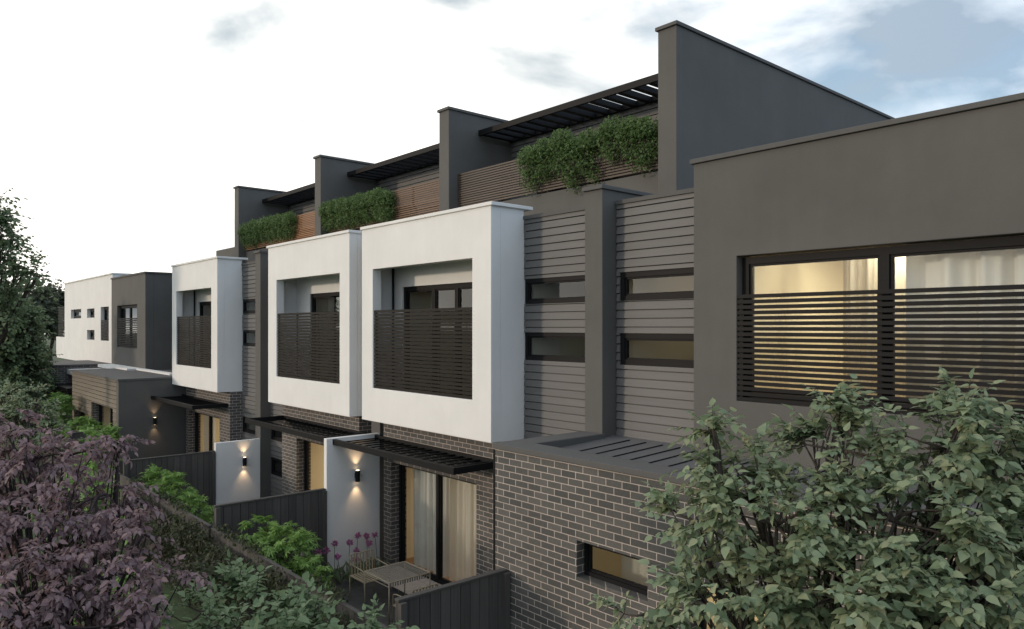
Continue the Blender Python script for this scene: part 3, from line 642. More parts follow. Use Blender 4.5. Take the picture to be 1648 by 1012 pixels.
cur(-5.95, -5.2, YF + 0.6, -3.6, -2.3, 'beige curtain inside the small window in the brick wall', seed=7, folds=0.3, amp=0.02)

# ------------------------------------------------------------------ wall lamps
def spot(parent, loc, up, e):
    l = bpy.data.lights.new('lamp_beam', 'SPOT'); l.energy = e; l.color = (1.0, 0.66, 0.36); l.spot_size = R(78); l.spot_blend = 1.0; l.shadow_soft_size = 0.02
    o = bpy.data.objects.new('lamp_beam', l); COL.objects.link(o); o.parent = parent; o.location = loc
    o.rotation_euler = (R(180) if up else 0, R(7 if not up else -7), 0)
def make_lamp():
    t = thing('wall_lamp', 'x', 'wall lamp', (0, 0, -EYE), group='up and down wall lamps')
    ORG[t.name] = Vector((0, 0, 0))
    m = MB(); m.tube([(0.075, 0, -0.115), (0.075, 0, 0.115)], 0.05, 20); m.build('lamp_body', M_BLACK, t, local=True)
    m = MB(); m.box(0, 0.045, -0.03, 0.03, -0.05, 0.05); m.build('bracket', M_BLACK, t, local=True)
    m = MB(); m.tube([(0.075, 0, 0.1155), (0.075, 0, 0.118)], 0.036, 16); m.tube([(0.075, 0, -0.118), (0.075, 0, -0.1155)], 0.036, 16); m.build('bulb', M_BULB, t, local=True)
    spot(t, (0.095, 0, 0.125), True, 9); spot(t, (0.095, 0, -0.125), False, 9)
    return t
L0 = make_lamp()
for i, (loc, lab) in enumerate((((-13.54, 7.6, -3.04), 'black up and down lamp on the nearer white garden wall, beside the glass door'),
                                ((-19.76, 7.71, -3.61), 'black up and down lamp on the farther white garden wall'),
                                ((-25.98, 7.18, -3.07), 'black up and down lamp on the dark grey side wall'))):
    o = L0 if i == 0 else copy_tree(L0)
    o.location = (loc[0] + 0.002, loc[1], loc[2] + EYE); o['label'] = lab

# ------------------------------------------------------------------ white garden walls
m = MB(); m.box(-13.66, -13.54, 6.95, YP - 0.003, GZ, -2.23); m.build('garden_wall', M_WHITE, None, 0.008, label='tall white rendered garden wall nearest the glass door and table', cat='wall', group='white garden walls')
m = MB(); m.box(-19.88, -19.76, 6.97, YP - 0.003, GZ, -3.05); m.build('garden_wall', M_WHITE, None, 0.008, label='lower white rendered garden wall, the farther of the two', cat='wall', group='white garden walls')

# ------------------------------------------------------------------ fences
def fence(p0, p1, ztop, label, seed=0, pitch=0.15, rail=0.045):
    p0 = Vector((p0[0], p0[1], 0)); p1 = Vector((p1[0], p1[1], 0)); d = p1 - p0; L = d.length; d.normalize(); nrm = Vector((-d.y, d.x, 0))
    mid = (p0 + p1) / 2; rnd = random.Random(seed)
    t = thing('timber_fence', label, 'fence', (mid.x, mid.y, GZ), group='charcoal paling fences')
    def blk(mb, s0, s1, n0, n1, z0, z1):
        q = [p0 + d * s0 + nrm * n0, p0 + d * s1 + nrm * n0, p0 + d * s1 + nrm * n1, p0 + d * s0 + nrm * n1]
        mb.hexa([(v.x, v.y, z0) for v in q] + [(v.x, v.y, z1) for v in q])
    n = max(1, round(L / pitch)); m = MB()
    for i in range(n):
        j = rnd.uniform(-0.002, 0.002); blk(m, i * L / n + 0.004, (i + 1) * L / n - 0.005, 0.005 + j, 0.03 + j, GZ + 0.02, ztop - 0.03)
    for i in range(n):
        blk(m, i * L / n + 0.004, (i + 1) * L / n - 0.005, -0.03, -0.006, GZ + 0.02, ztop - 0.03)
    m.build('paling', M_FENCE, t)
    m = MB(); blk(m, 0, L, -rail, rail, ztop - 0.03, ztop); m.build('top_rail', M_FENCE, t, 0.004)
    k = max(2, int(L / 2.2) + 1)
    for i in range(k):
        m = MB(); s = i * (L - 0.08) / (k - 1); blk(m, s, s + 0.08, 0.031, 0.10, GZ, ztop - 0.035); m.build('post', M_FENCE, t)
fence((-7.42, 6.38), (-7.42, 4.7), -3.185, 'charcoal paling fence against the near brick wall, nearest the camera', 1)
fence((-13.60, 6.94), (-13.60, 4.77), -3.22, 'charcoal paling fence running out from the nearer white garden wall', 2)
fence((-19.82, 6.96), (-19.82, 4.77), -3.25, 'charcoal paling fence running out from the farther white garden wall', 3)
fence((-26.1, 6.10), (-26.1, 4.77), -3.25, 'charcoal paling fence at the corner of the far clad block', 4)
fence((-13.55, 4.72), (-7.48, 4.72), -3.60, 'low charcoal rear fence behind the nearest courtyard', 5, rail=0.032)
fence((-19.78, 4.72), (-13.65, 4.72), -3.58, 'low charcoal rear fence behind the middle courtyard', 6, rail=0.032)
fence((-33.0, 4.72), (-19.88, 4.72), -3.58, 'long charcoal rear fence behind the far courtyards', 7, rail=0.032)

# ------------------------------------------------------------------ table and chairs
def rod_loop(mb, pts, r): mb.tube(pts, r, 8)
def make_table():
    x0, x1, y0, y1, h = -0.4, 0.4, -0.415, 0.415, 0.72
    t = thing('garden_table', 'square sand coloured metal slatted garden table outside the glass door', 'table', (-11.02, 6.995, GZ + 0.02))
    org = ORG[t.name]; ORG[t.name] = Vector((0, 0, 0))
    m = MB(); r = 0.011
    ring = [(x0, y0 + 0.02, h), (x0 + 0.006, y0 + 0.006, h), (x0 + 0.02, y0, h), (x1 - 0.02, y0, h), (x1 - 0.006, y0 + 0.006, h), (x1, y0 + 0.02, h), (x1, y1 - 0.02, h), (x1 - 0.006, y1 - 0.006, h), (x1 - 0.02, y1, h), (x0 + 0.02, y1, h), (x0 + 0.006, y1 - 0.006, h), (x0, y1 - 0.02, h), (x0, y0 + 0.02, h)]
    m.tube(ring, r, 8)
    for yy in (y0, y1): m.tube([(x0, yy, h - 0.07), (x1, yy, h - 0.07)], r * 0.8, 6)
    m.build('table_frame', M_BEIGE, t, local=True, smooth=True)
    m = MB(); n = 17
    for i in range(n):
        y = y0 + 0.03 + (y1 - y0 - 0.06) * i / (n - 1)
        m.box(x0 + 0.004, x1 - 0.004, y - 0.0105, y + 0.0105, h - 0.004, h + 0.006); m.box(x1 + 0.002, x1 + 0.008, y - 0.012, y + 0.012, h - 0.07, h + 0.006)
    m.build('table_top', M_TTOP, t, local=True)
    for x in (x0, x1):
        for y in (y0, y1):
            m = MB(); m.tube([(x * 0.99, y * 0.99, h - 0.005), (x * 0.99, y * 0.99, 0)], r, 8); m.build('leg', M_BEIGE, t, local=True, smooth=True)
    return t
make_table()
def make_chair():
    t = thing('garden_chair', 'x', 'chair', (0, 0, -EYE), group='sand metal garden chairs'); ORG[t.name] = Vector((0, 0, 0))
    r = 0.010; hw = 0.26; sh = 0.42
    m = MB()
    m.tube([(-0.27, -hw, sh - 0.02), (-0.29, -hw, sh + 0.3), (-0.29, -hw + 0.01, sh + 0.36), (-0.29, -hw + 0.04, sh + 0.38), (-0.29, hw - 0.04, sh + 0.38), (-0.29, hw - 0.01, sh + 0.36), (-0.29, hw, sh + 0.3), (-0.27, hw, sh - 0.02)], r, 8)
    m.tube([(-0.27, -hw, sh), (-0.27, hw, sh)], r, 6)
    m.build('back_frame', M_BEIGE, t, local=True, smooth=True)
    m = MB()
    for i in range(8):
        y = -hw + 0.045 + (2 * hw - 0.09) * i / 7
        m.hexa([(-0.275, y - 0.013, sh), (-0.265, y - 0.013, sh), (-0.265, y + 0.013, sh), (-0.275, y + 0.013, sh), (-0.295, y - 0.013, sh + 0.38), (-0.285, y - 0.013, sh + 0.38), (-0.285, y + 0.013, sh + 0.38), (-0.295, y + 0.013, sh + 0.38)])
    m.build('backrest', M_BEIGE, t, local=True)
    m = MB()
    for i in range(9):
        y = -hw + 0.03 + (2 * hw - 0.06) * i / 8
        m.box(-0.26, 0.25, y - 0.015, y + 0.015, sh, sh + 0.010)
    m.tube([(-0.27, -hw, sh), (0.25, -hw, sh), (0.26, -hw + 0.01, sh), (0.26, hw - 0.01, sh), (0.25, hw, sh), (-0.27, hw, sh)], r, 8)
    m.build('seat', M_BEIGE, t, local=True)
    for y in (-hw, hw):
        m = MB(); m.tube([(-0.285, y, sh + 0.22), (0.16, y, sh + 0.20), (0.23, y, sh + 0.18), (0.25, y, sh + 0.14), (0.26, y, 0)], r, 8); m.build('armrest', M_BEIGE, t, local=True, smooth=True)
        m = MB(); m.tube([(-0.27, y, sh), (-0.27, y, 0)], r, 8); m.build('leg', M_BEIGE, t, local=True, smooth=True)
    return t
c0 = make_chair(); c1 = copy_tree(c0)
c0.location = (-11.92, 6.98, 0.02); c0['label'] = 'sand metal chair with upright slat back left of the garden table'
c1.location = (-10.18, 6.80, 0.02); c1.rotation_euler = (0, 0, math.pi); c1['label'] = 'sand metal chair mostly hidden behind the near fence, right of the table'

# ------------------------------------------------------------------ foliage
def ovate(w=0.36, fold=0.10, curl=0.12):
    """leaf along +x, unit length, normal +z"""
    xs = [0.0, 0.18, 0.42, 0.68, 1.0]; ws = [0.0, 0.82, 1.0, 0.66, 0.0]
    v = []; f = []
    for i, (x, k) in enumerate(zip(xs, ws)):
        z = -curl * x * x
        if k == 0: v.append((x, 0, z))
        else: v += [(x, -w * k, z + fold * k), (x, 0, z), (x, w * k, z + fold * k)]
    # idx: 0 | 1 2 3 | 4 5 6 | 7 8 9 | 10
    f = [(0, 1, 2), (0, 2, 3), (1, 4, 5, 2), (2, 5, 6, 3), (4, 7, 8, 5), (5, 8, 9, 6), (7, 10, 8), (8, 10, 9)]
    return v, f
def simple_leaf(w=0.3, fold=0.06):
    return [(0, 0, 0), (0.45, -w, fold), (1, 0, -0.1), (0.45, w, fold), (0.45, 0, 0)], [(0, 1, 4), (0, 4, 3), (1, 2, 4), (4, 2, 3)]
def toothed(w=0.42, fold=0.07, curl=0.16):
    """broad leaf with a lobed outline"""
    prof = [(0.0, 0.0), (0.08, 0.60), (0.24, 1.0), (0.38, 0.94), (0.52, 0.86), (0.66, 0.60), (0.82, 0.30), (1.0, 0.0)]
    v = []; f = []
    v.append((0, 0, 0))
    for x, k in prof[1:-1]:
        z = -curl * x * x; v += [(x, -w * k, z + fold * k), (x + 0.03, 0, z), (x, w * k, z + fold * k)]
    v.append((1, 0, -curl)); n = len(prof) - 2
    f += [(0, 1, 2), (0, 2, 3)]
    for i in range(n - 1):
        a = 1 + 3 * i; f += [(a, a + 3, a + 4, a + 1), (a + 1, a + 4, a + 5, a + 2)]
    a = 1 + 3 * (n - 1); e = len(v) - 1; f += [(a, e, a + 1), (a + 1, e, a + 2)]
    return v, f
def palmate(n=7, w=0.11, spread=200):
    v = []; f = []
    for i in range(n):
        a = R(-spread / 2 + spread * i / (n - 1)); l = 1.0 - 0.42 * abs(i - (n - 1) / 2) / ((n - 1) / 2)
        c, s = math.cos(a), math.sin(a); b = len(v)
        for (x, y, z) in ((0, 0, 0), (0.5 * l, -w * l, -0.03), (l, 0, -0.22 * l), (0.5 * l, w * l, -0.03)):
            v.append((x * c - y * s, x * s + y * c, z))
        f += [(b, b + 1, b + 2, b + 3)]
    return v, f

def leaves(name, tmpl, pos, axis, nrm, size, mat, parent=None, **kw):
    """pos, axis, nrm: (n,3) world(rel) arrays"""
    pos = np.asarray(pos, float); X = np.asarray(axis, float); Z = np.asarray(nrm, float); size = np.asarray(size, float)
    X /= np.linalg.norm(X, axis=1, keepdims=True) + 1e-9
    Y = np.cross(Z, X); Y /= np.linalg.norm(Y, axis=1, keepdims=True) + 1e-9
    Z = np.cross(X, Y)
    tv = np.array(tmpl[0]); n = len(pos); k = len(tv)
    V = pos[:, None, :] + size[:, None, None] * (tv[None, :, 0:1] * X[:, None, :] + tv[None, :, 1:2] * Y[:, None, :] + tv[None, :, 2:3] * Z[:, None, :])
    V = V.reshape(-1, 3)
    local = kw.pop('local', False)
    if parent is not None: org = ORG[parent.name]
    else: org = Vector((0, 0, 0)) if local else Vector((float(pos[:, 0].mean()), float(pos[:, 1].mean()), float(pos[:, 2].min()) + EYE))
    V = V - np.array([org.x, org.y, org.z - (0 if local else EYE)])
    me = bpy.data.meshes.new(name)
    ls = np.array([len(f) for f in tmpl[1]]); li = np.concatenate([np.array(f) for f in tmpl[1]])
    allv = (li[None, :] + (np.arange(n) * k)[:, None]).reshape(-1)
    tot = np.tile(ls, n); start = np.concatenate([[0], np.cumsum(tot)[:-1]])
    me.vertices.add(len(V)); me.vertices.foreach_set('co', V.astype(np.float32).reshape(-1))
    me.loops.add(len(allv)); me.loops.foreach_set('vertex_index', allv.astype(np.int32))
    me.polygons.add(len(tot)); me.polygons.foreach_set('loop_start', start.astype(np.int32))
    try: me.polygons.foreach_set('loop_total', tot.astype(np.int32))
    except Exception: pass
    me.update(calc_edges=True); me.materials.append(mat)
    me.polygons.foreach_set('use_smooth', [True] * len(tot))
    o = bpy.data.objects.new(name, me); COL.objects.link(o); ORG[o.name] = org
    if parent is not None: o.parent = parent
    elif not local: o.location = org
    tag(o, **kw); return o

def rv(rng, n): 
    a = rng.normal(size=(n, 3)); return a / np.linalg.norm(a, axis=1, keepdims=True)

def twiggy(t, rng, lobes, base, tmpl, mat, bark, n_clump=60, twigs=5, twig_len=0.3, per=9, size=0.09, trunk_r=0.05, droop=0.25, flat=0.35, up=0.3, limb_from=None, fill=0.35, smallr=0.004, keep=None, crown='crown', trunk='trunk'):
    """grow limbs from base to lobes, clump nodes in lobes, twigs with leaves set along them"""
    tb = MB(); base = np.array(base, float)
    fork = np.array(limb_from if limb_from is not None else base, float)
    if np.linalg.norm(fork - base) > 0.05:
        pts = [base + (fork - base) * s + np.array([math.sin(s * 5) * 0.03, math.cos(s * 4) * 0.03 - 0.03, 0]) for s in np.linspace(0, 1, 6)]
        tb.tube(pts, trunk_r, 9, trunk_r * 0.75)
    P = []; A = []; Nn = []; S = []
    for (c, r) in lobes:
        c = np.array(c, float); r = np.array(r, float)
        mid = fork + (c - fork) * 0.5 + rng.normal(size=3) * 0.08 * np.linalg.norm(c - fork)
        s0 = fork; ctrl = []
        for s in np.linspace(0, 1, 7): ctrl.append((1 - s) ** 2 * s0 + 2 * s * (1 - s) * mid + s * s * c)
        tb.tube(ctrl, trunk_r * 0.62, 7, trunk_r * 0.22)
        vol = float(r[0] * r[1] * r[2]) ** (2 / 3)
        nc = max(4, int(n_clump * vol))
        d = rv(rng, nc); rad = (fill + (1 - fill) * rng.random(nc)) ** 0.6
        nodes = c + d * r * rad[:, None] * 0.9
        for k in range(nc):
            nd = nodes[k]
            st = ctrl[rng.integers(2, 7)]
            m2 = st + (nd - st) * 0.5 + rng.normal(size=3) * 0.05 + np.array([0, 0, 0.06]) * np.linalg.norm(nd - st)
            cc = [(1 - s) ** 2 * st + 2 * s * (1 - s) * m2 + s * s * nd for s in np.linspace(0, 1, 5)]
            tb.tube(cc, trunk_r * 0.18 + smallr, 5, smallr, caps=False)
            outd = (nd - c) / r; outd /= np.linalg.norm(outd) + 1e-6
            for q in range(twigs):
                td = outd * 0.7 + rv(rng, 1)[0] * 0.8 + np.array([0, 0, up]); td /= np.linalg.norm(td)
                L = twig_len * (0.55 + 0.8 * rng.random())
                s = np.linspace(0.12, 1, per)
                path = nd + np.outer(s * L, td); path[:, 2] -= droop * L * s * s
                if keep is not None and not keep(path[-1]): continue
                tb.tube([nd, path[per // 2], path[-1]], smallr * 0.8, 3, smallr * 0.4, caps=False)
                tang = td - np.array([0, 0, 2 * droop]) * s[:, None] * 1.0
                side = np.cross(td, [0, 0, 1.0]); side /= np.linalg.norm(side) + 1e-6
                sg = np.where(np.arange(per) % 2 == 0, 1.0, -1.0)[:, None]
                ax = tang * 0.6 + side * sg * 0.85 + rng.normal(size=(per, 3)) * 0.25; ax[:, 2] -= 0.15 + droop * 0.6
                ax[-1] = tang[-1]
                nn = np.array([0, 0, 1.0]) + rng.normal(size=(per, 3)) * flat + (-outd * -0.25)
                P.append(path + rng.normal(size=(per, 3)) * 0.004); A.append(ax); Nn.append(nn); S.append(size * (0.55 + 0.75 * rng.random(per)) * (0.85 + 0.3 * rng.random()))
    tb.build(trunk, bark, t, smooth=True)
    P = np.concatenate(P)
    leaves(crown, tmpl, P, np.concatenate(A), np.concatenate(Nn), np.concatenate(S), mat, t)
    return len(P)

# --- big right foreground tree
rng = np.random.default_rng(11)
t = thing('broadleaf_tree', 'large grey green broadleaf tree in the right foreground, in front of the brick wall', 'tree', (-2.2, 4.5, GZ))
def P3(u, v, t):
    a = (u - 824) / F_PX
    return ((-.7524 + .6587 * a) * t, (.6587 + .7524 * a) * t, (526 - v) / F_PX * t)
def lb(u, v, t, ru, rv_): return (P3(u, v, t), (ru * t / F_PX, ru * t / F_PX, rv_ * t / F_PX))
lob = [lb(1195, 750, 5.2, 62, 48), lb(1345, 725, 5.2, 85, 55), lb(1530, 720, 5.0, 95, 65), lb(1650, 760, 4.8, 90, 100), lb(1110, 835, 5.1, 62, 28), lb(1250, 845, 4.9, 110, 70), lb(1440, 840, 4.7, 130, 85),
       lb(1045, 985, 4.9, 50, 14), lb(1190, 960, 4.7, 100, 50), lb(1380, 960, 4.5, 140, 70), lb(1560, 950, 4.4, 130, 80), lb(1655, 900, 4.5, 70, 90), lb(1148, 690, 5.3, 14, 14), lb(1350, 668, 5.3, 16, 18), lb(1548, 662, 5.1, 24, 22)]
n = twiggy(t, rng, lob, (-2.3, 4.5, GZ), toothed(0.34, 0.05, 0.2), L_GREY, M_BARK, n_clump=195, twigs=6, twig_len=0.25, per=9, size=0.070, trunk_r=0.05, droop=0.25, flat=0.36, up=0.45, limb_from=(-2.3, 4.5, -3.2))
print('right tree leaves', n)

# --- purple tree, left foreground
t = thing('purple_tree', 'purple leaved tree in the left foreground', 'tree', (-6.4, 0.9, GZ))
lob = [lb(20, 742, 6.6, 80, 50), lb(105, 735, 6.4, 60, 35), lb(155, 800, 6.1, 70, 45), lb(228, 862, 5.7, 45, 30), lb(60, 850, 5.9, 100, 60), lb(165, 930, 5.4, 90, 45), lb(20, 960, 5.1, 120, 60),
       lb(20, 678, 6.9, 26, 12), lb(190, 715, 6.6, 14, 9), lb(262, 955, 5.3, 45, 35), lb(-60, 800, 6.3, 80, 90), lb(120, 1010, 5.0, 130, 40)]
n = twiggy(t, rng, lob, (-6.4, 1.0, GZ), ovate(0.27, 0.08, 0.3), L_PURP, M_BARKD, n_clump=170, twigs=6, twig_len=0.24, per=11, size=0.054, trunk_r=0.05, droop=0.45, flat=0.5, up=0.25, limb_from=(-6.4, 1.1, -3.6))
print('purple leaves', n)

# --- low sage shrub at the bottom
t = thing('leafy_shrub', 'pale sage green shrub at the bottom of the view, below the hedge', 'shrub', (-5.2, 3.0, GZ))
lob = [lb(325, 985, 6.0, 55, 30), lb(425, 985, 5.8, 60, 32), lb(520, 1012, 5.7, 50, 20), lb(590, 1022, 5.6, 24, 10), lb(460, 965, 6.0, 20, 10), lb(385, 950, 6.1, 16, 10), lb(430, 1040, 5.4, 140, 40)]
twiggy(t, rng, lob, (-5.3, 2.9, GZ), ovate(0.32), L_SAGE, M_BARK, n_clump=120, twigs=5, twig_len=0.24, per=9, size=0.070, trunk_r=0.03, droop=0.15, flat=0.4, up=0.6, limb_from=(-5.3, 2.9, -4.4))

# --- bright green palmate plants in the courtyards
def bright(x, y, h, r, label, seed, n_clump=110):
    g = np.random.default_rng(seed)
    t = thing('garden_plant', label, 'plant', (x, y, GZ), group='bright green courtyard plants')
    h *= 1.12; lob = [((x, y, GZ + h * 0.76), (r, r * 0.7, h * 0.24)), ((x + r * 0.3, y, GZ + h * 0.46), (r * 0.9, r * 0.6, h * 0.26))]
    twiggy(t, g, lob, (x, y, GZ), palmate(7, 0.10, 210), L_BRIGHT, M_BARK, n_clump=n_clump, twigs=5, twig_len=0.22, per=6, size=0.12, trunk_r=0.02, droop=0.4, flat=0.35, up=0.7, smallr=0.003, crown='foliage', trunk='stem')
bright(-12.55, 5.25, 1.55, 0.50, 'bright green feathery plant in the nearest courtyard, against the paling fence', 21)
bright(-11.65, 5.25, 1.52, 0.58, 'bright green feathery plant in the nearest courtyard, second from the paling fence', 22)
bright(-10.8, 5.2, 1.25, 0.52, 'bright green feathery plant beside the garden chair', 23)
bright(-10.0, 5.2, 0.85, 0.40, 'low bright green plant nearest the camera in the nearest courtyard', 24)
bright(-18.9, 5.25, 1.45, 0.5, 'bright green feathery plant in the middle courtyard, against the far paling fence', 25)
bright(-17.6, 5.25, 1.60, 0.55, 'bright green feathery plant in the centre of the middle courtyard', 26)
bright(-16.3, 5.3, 1.35, 0.5, 'bright green feathery plant in the middle courtyard, beside the white wall fence', 27)
bright(-24.2, 5.3, 1.9, 0.7, 'bright green plant in the far courtyard below the wall lamp', 28)
bright(-27.6, 5.4, 1.9, 0.7, 'bright green plant in front of the far clad block', 29)
bright(-31.6, 5.4, 2.3, 0.9, 'bright green plant at the left end of the far clad block', 30)

# --- pink flowers
def flower(x, y, h, seed, label):
    g = np.random.default_rng(seed)
    t = thing('flower', label, 'flower', (x, y, GZ), group='pink pom pom flowers')
    m = MB(); bend = g.normal(size=2) * 0.03
    top = (x + bend[0], y + bend[1], GZ + h); m.tube([(x, y, GZ + 0.02), (x + bend[0] * 0.3, y + bend[1] * 0.3, GZ + h * 0.5), top], 0.006, 5); m.build('stem', L_DARK, t)
    n = 46; d = rv(g, n); P = np.array(top) + d * 0.012; leaves('flower_head', simple_leaf(0.18), P, d, rv(g, n), 0.062 + 0.02 * g.random(n), L_PINK, t)
    n = 9; a = g.random(n) * 6.28; ax = np.stack([np.cos(a), np.sin(a), 1.3 + 0 * a], 1); leaves('leaf', simple_leaf(0.06), np.tile([x, y, GZ + 0.04], (n, 1)), ax, rv(g, n), 0.32 + 0.15 * g.random(n), L_DARK, t)
fp = [(-13.25, 5.75, .86), (-13.15, 6.0, .93), (-13.3, 6.35, .80), (-13.05, 6.55, .84), (-13.2, 6.8, .78), (-12.95, 6.95, .70), (-13.3, 7.0, .86), (-13.1, 7.2, .9), (-12.95, 7.3, .72), (-13.25, 7.45, .96), (-13.0, 7.62, .82), (-13.3, 7.75, .88), (-13.1, 7.85, .95), (-12.8, 7.1, .62)]
ordn = ['first', 'second', 'third', 'fourth', 'fifth', 'sixth', 'seventh', 'eighth', 'ninth', 'tenth', 'eleventh', 'twelfth', 'thirteenth', 'fourteenth']
FL = []
for i, (x, y, h) in enumerate(fp):
    h *= 0.84
    flower(x, y, h, 50 + i, ordn[i] + ' pink pom pom flower along the nearer white garden wall, counted from the left')

# --- terrace hedges
def terrace_hedge(xa, xb, label, seed, n=9000, ragged=0.0):
    g = np.random.default_rng(seed)
    t = thing('planter_hedge', label, 'hedge', ((xa + xb) / 2, 10.1, 2.42), group='roof terrace planter hedges')
    m = MB(); m.box(xa, xb, 10.45, 10.8, 2.42, 3.12); m.build('planter', M_BLACK, t)
    k = max(4, int((xb - xa) / 0.42)); cen = xa + (np.arange(k) + 0.5) * (xb - xa) / k + g.normal(size=k) * 0.05
    P = []; 
    for i in range(k):
        nn = n // k; rad = (xb - xa) / k * 0.78
        d = rv(g, nn) * (g.random(nn) ** 0.4)[:, None]
        zc = 3.28 + g.normal() * (0.035 + 0.25 * ragged); zr = 0.36 - 0.2 * ragged
        p = np.stack([cen[i] + d[:, 0] * rad, 10.08 + d[:, 1] * 0.24, zc + d[:, 2] * zr], 1)
        q = np.where(d[:, 2] < -0.2)[0]; dr = g.random(len(q)) ** 1.6 * (0.26 + ragged * g.random())
        # trailing tails narrow downwards
        p[q, 2] -= dr; p[q, 0] = cen[i] + (p[q, 0] - cen[i]) * (1 - 0.9 * dr) + 0.08 * np.sin(8 * dr + i)
        P.append(p)
    P = np.concatenate(P)
    P = P[g.random(len(P)) < 1 - 1.6 * ragged * (np.sin(P[:, 0] * 11) * np.sin(P[:, 2] * 9 + P[:, 0] * 3) > 0.1)]; n = len(P)
    ax = rv(g, n) * 0.7; ax[:, 2] -= 0.25; ax[:, 1] -= 0.25
    leaves('foliage', simple_leaf(0.3), P, ax, rv(g, n) + np.array([0, -0.7, 0.7]), 0.040 + 0.03 * g.random(n), L_TERR, t)
    st = MB()
    for i in range(k):
        for j in range(4):
            x = cen[i] + g.normal() * 0.1; st.tube([(x, 10.5, 3.0), (x + g.normal() * 0.05, 10.3, 3.5), (x + g.normal() * 0.1, 10.02, 3.3), (x + g.normal() * 0.1, 10.0, 2.85)], 0.006, 4)
    st.build('stem', M_BARK, t)
terrace_hedge(-11.15, -7.78, 'ragged trailing hedge in the nearest roof terrace planter', 61, 17000, 0.2)
terrace_hedge(-19.70, -16.05, 'clipped dark green hedge in the middle roof terrace planter', 62, 18000, 0.05)
terrace_hedge(-25.9, -21.9, 'clipped dark green hedge in the farthest roof terrace planter', 63, 16000, 0.05)

# --- climbing hedge on the outer side of the rear fences
def climber(xa, xb, ztop, label, seed, dens=1700, mat=L_HEDGE):
    g = np.random.default_rng(seed); n = int(dens * (xb - xa))
    t = thing('climbing_hedge', label, 'hedge', ((xa + xb) / 2, 4.5, GZ), group='climbing hedges on the rear fence')
    x = xa + g.random(n) * (xb - xa); z = GZ + 0.05 + (ztop - GZ - 0.05) * g.random(n) ** 0.9
    bul = 0.08 + 0.26 * (0.5 + 0.5 * np.sin(x * 3.1 + 1.7 * np.sin(z * 2.3)) * np.cos(z * 3.7 + x))
    y = 4.64 - bul * g.random(n) ** 0.5
    z = z + np.where(z > ztop - 0.12, 0.08 * np.sin(x * 9), 0)
    over = (z > ztop - 0.14) & (np.sin(x * 2.1 + seed) + 0.5 * np.sin(x * 5.3) > 0.1)
    y = np.where(over, 4.58 + 0.24 * g.random(n), y); z = np.where(over, ztop - 0.02 + 0.13 * g.random(n), z)
    P = np.stack([x, y, z], 1); ax = rv(g, n) * 0.6; ax[:, 2] -= 0.5; ax[:, 1] -= 0.4
    leaves('foliage', ovate(0.34), P, ax, rv(g, n) * 0.6 + np.array([0, -1, 0.5]), 0.042 + 0.03 * g.random(n), mat, t)
    st = MB()
    for i in range(int((xb - xa) / 0.25)):
        xx = xa + (i + g.random()) * 0.25; st.tube([(xx, 4.6, GZ), (xx + g.normal() * 0.1, 4.58, GZ + 0.6), (xx + g.normal() * 0.15, 4.57, ztop - 0.1)], 0.010, 5, 0.004)
    st.build('stem', M_BARKD, t)
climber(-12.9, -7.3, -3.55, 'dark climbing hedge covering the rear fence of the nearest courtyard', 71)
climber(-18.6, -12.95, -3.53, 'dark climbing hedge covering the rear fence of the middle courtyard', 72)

# --- background greenery on the left
def tree(name, label, base, lobes, seed, tm, mat, size, n_clump, twigs=5, per=8, twig_len=0.6, trunk_r=0.18, group=None, fork=0.45, droop=0.25):
    g = np.random.default_rng(seed)
    t = thing(name, label, 'tree', (base[0], base[1], GZ), group=group)
    zc = min(l[0][2] for l in lobes)
    n = twiggy(t, g, lobes, (base[0], base[1], GZ), tm, mat, M_BARK, n_clump=n_clump, twigs=twigs, twig_len=twig_len, per=per, size=size, trunk_r=trunk_r, droop=droop, flat=0.6, up=0.2, limb_from=(base[0], base[1], GZ + fork * (zc - GZ)), smallr=0.008)
    print(name, n)
T = 24.0
def lb(u, v, t, ru, rv_): return (P3(u, v, t), (ru * t / F_PX, ru * t / F_PX, rv_ * t / F_PX))
tree('tall_tree', 'tall dark tree rising above the roofs at the left edge, one branch reaching right', P3(-30, 526, T), [lb(-12, 385, T, 46, 56), lb(-35, 340, T, 60, 60), lb(32, 428, T, 30, 22), lb(-16, 470, T, 56, 45), lb(62, 444, T, 14, 9), lb(18, 500, T, 36, 28), lb(-60, 420, T, 60, 90)], 81, simple_leaf(0.36), L_DARK, 0.14, 30, per=10, twig_len=0.6, trunk_r=0.10)
T = 30.0
tree('bushy_tree', 'bushy mid green tree below the tall tree at the left edge', P3(20, 526, T), [lb(8, 560, T, 56, 62), lb(46, 528, T, 24, 28), lb(42, 590, T, 30, 48), lb(20, 510, T, 40, 28), lb(30, 600, T, 50, 50), lb(-20, 500, T, 50, 45), lb(20, 630, T, 60, 40)], 82, simple_leaf(0.36), L_DARK, 0.15, 42, per=10, twig_len=0.55, trunk_r=0.1)
T = 20.0
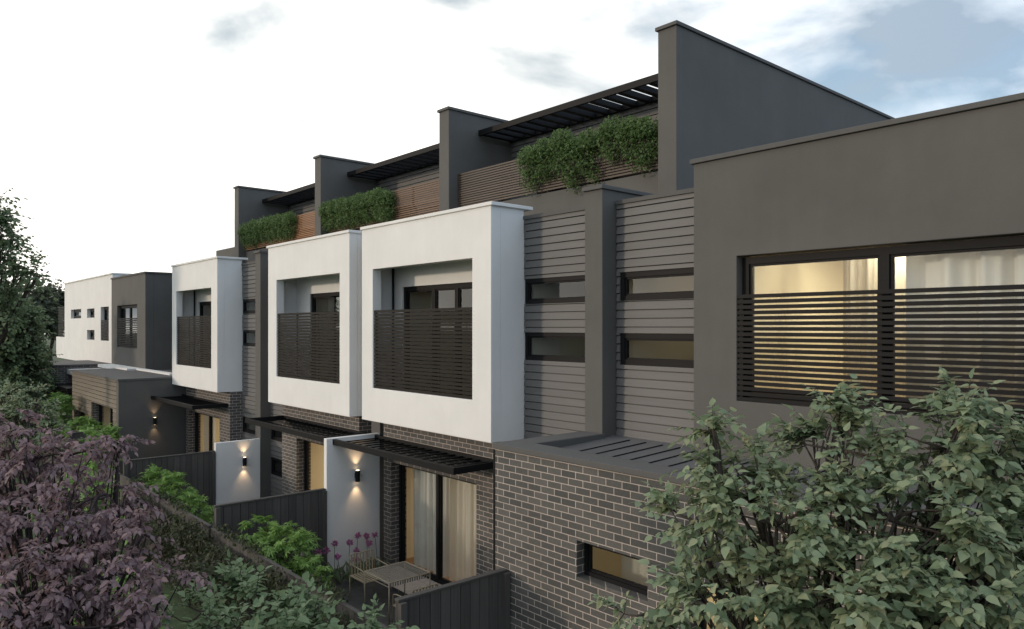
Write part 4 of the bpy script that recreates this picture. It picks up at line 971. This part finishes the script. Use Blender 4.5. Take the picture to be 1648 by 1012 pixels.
tree('bushy_tree', 'grey green bush between the purple tree and the far brick block', P3(55, 700, T), [lb(45, 680, T, 42, 48), lb(80, 700, T, 28, 38), lb(10, 660, T, 45, 45), lb(60, 650, T, 28, 24)], 83, simple_leaf(0.34), L_GREY, 0.10, 60, per=8, twig_len=0.35, trunk_r=0.08)
for i, (u, v, T, ru, rr, lab) in enumerate(((44, 484, 75, 34, 24, 'distant hazy tree left of the white end house, behind the tall tree'), (82, 486, 80, 24, 22, 'distant hazy tree touching the corner of the white end house'), (-10, 490, 70, 40, 34, 'distant hazy tree at the very left edge'))):
    tree('distant_tree', lab, P3(u, 526, T), [lb(u, v, T, ru, rr), lb(u + 14, v + 22, T, ru, rr), lb(u - 12, v + 26, T, ru, rr)], 90 + i, simple_leaf(0.4), L_FAR, 0.45, 14, per=8, twig_len=1.2, trunk_r=0.25)
# understorey shrubs outside the rear fence, seen through the purple tree
def shrub(u, v, T, ru, rr, label, seed, mat, size=0.08, name='garden_shrub', nc=60):
    g = np.random.default_rng(seed); p = P3(u, v, T)
    t = thing(name, label, 'shrub', (p[0], p[1], GZ), group='garden shrubs outside the rear fence')
    h = (p[2] - GZ)
    twiggy(t, g, [lb(u, v, T, ru, rr), ((p[0], p[1], GZ + h * 0.45), (ru * T / F_PX * 1.1, ru * T / F_PX * 1.1, h * 0.45))], (p[0], p[1], GZ), ovate(0.3), mat, M_BARK, n_clump=nc, twigs=5, twig_len=0.25, per=7, size=size, trunk_r=0.025, droop=0.3, flat=0.5, up=0.4, crown='foliage', trunk='stem')
shrub(130, 820, 11, 60, 50, 'green shrub glimpsed through the upper branches of the purple tree', 101, L_BRIGHT)
shrub(40, 900, 9, 60, 60, 'green shrub behind the lower left of the purple tree', 102, L_DARK)
shrub(210, 905, 9, 50, 45, 'green shrub behind the lower right of the purple tree', 103, L_BRIGHT)
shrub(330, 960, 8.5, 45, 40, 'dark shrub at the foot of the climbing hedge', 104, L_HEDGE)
shrub(150, 720, 17, 45, 36, 'yellow green bush in front of the rear fence, above the purple tree', 105, L_BRIGHT, 0.09, nc=35)
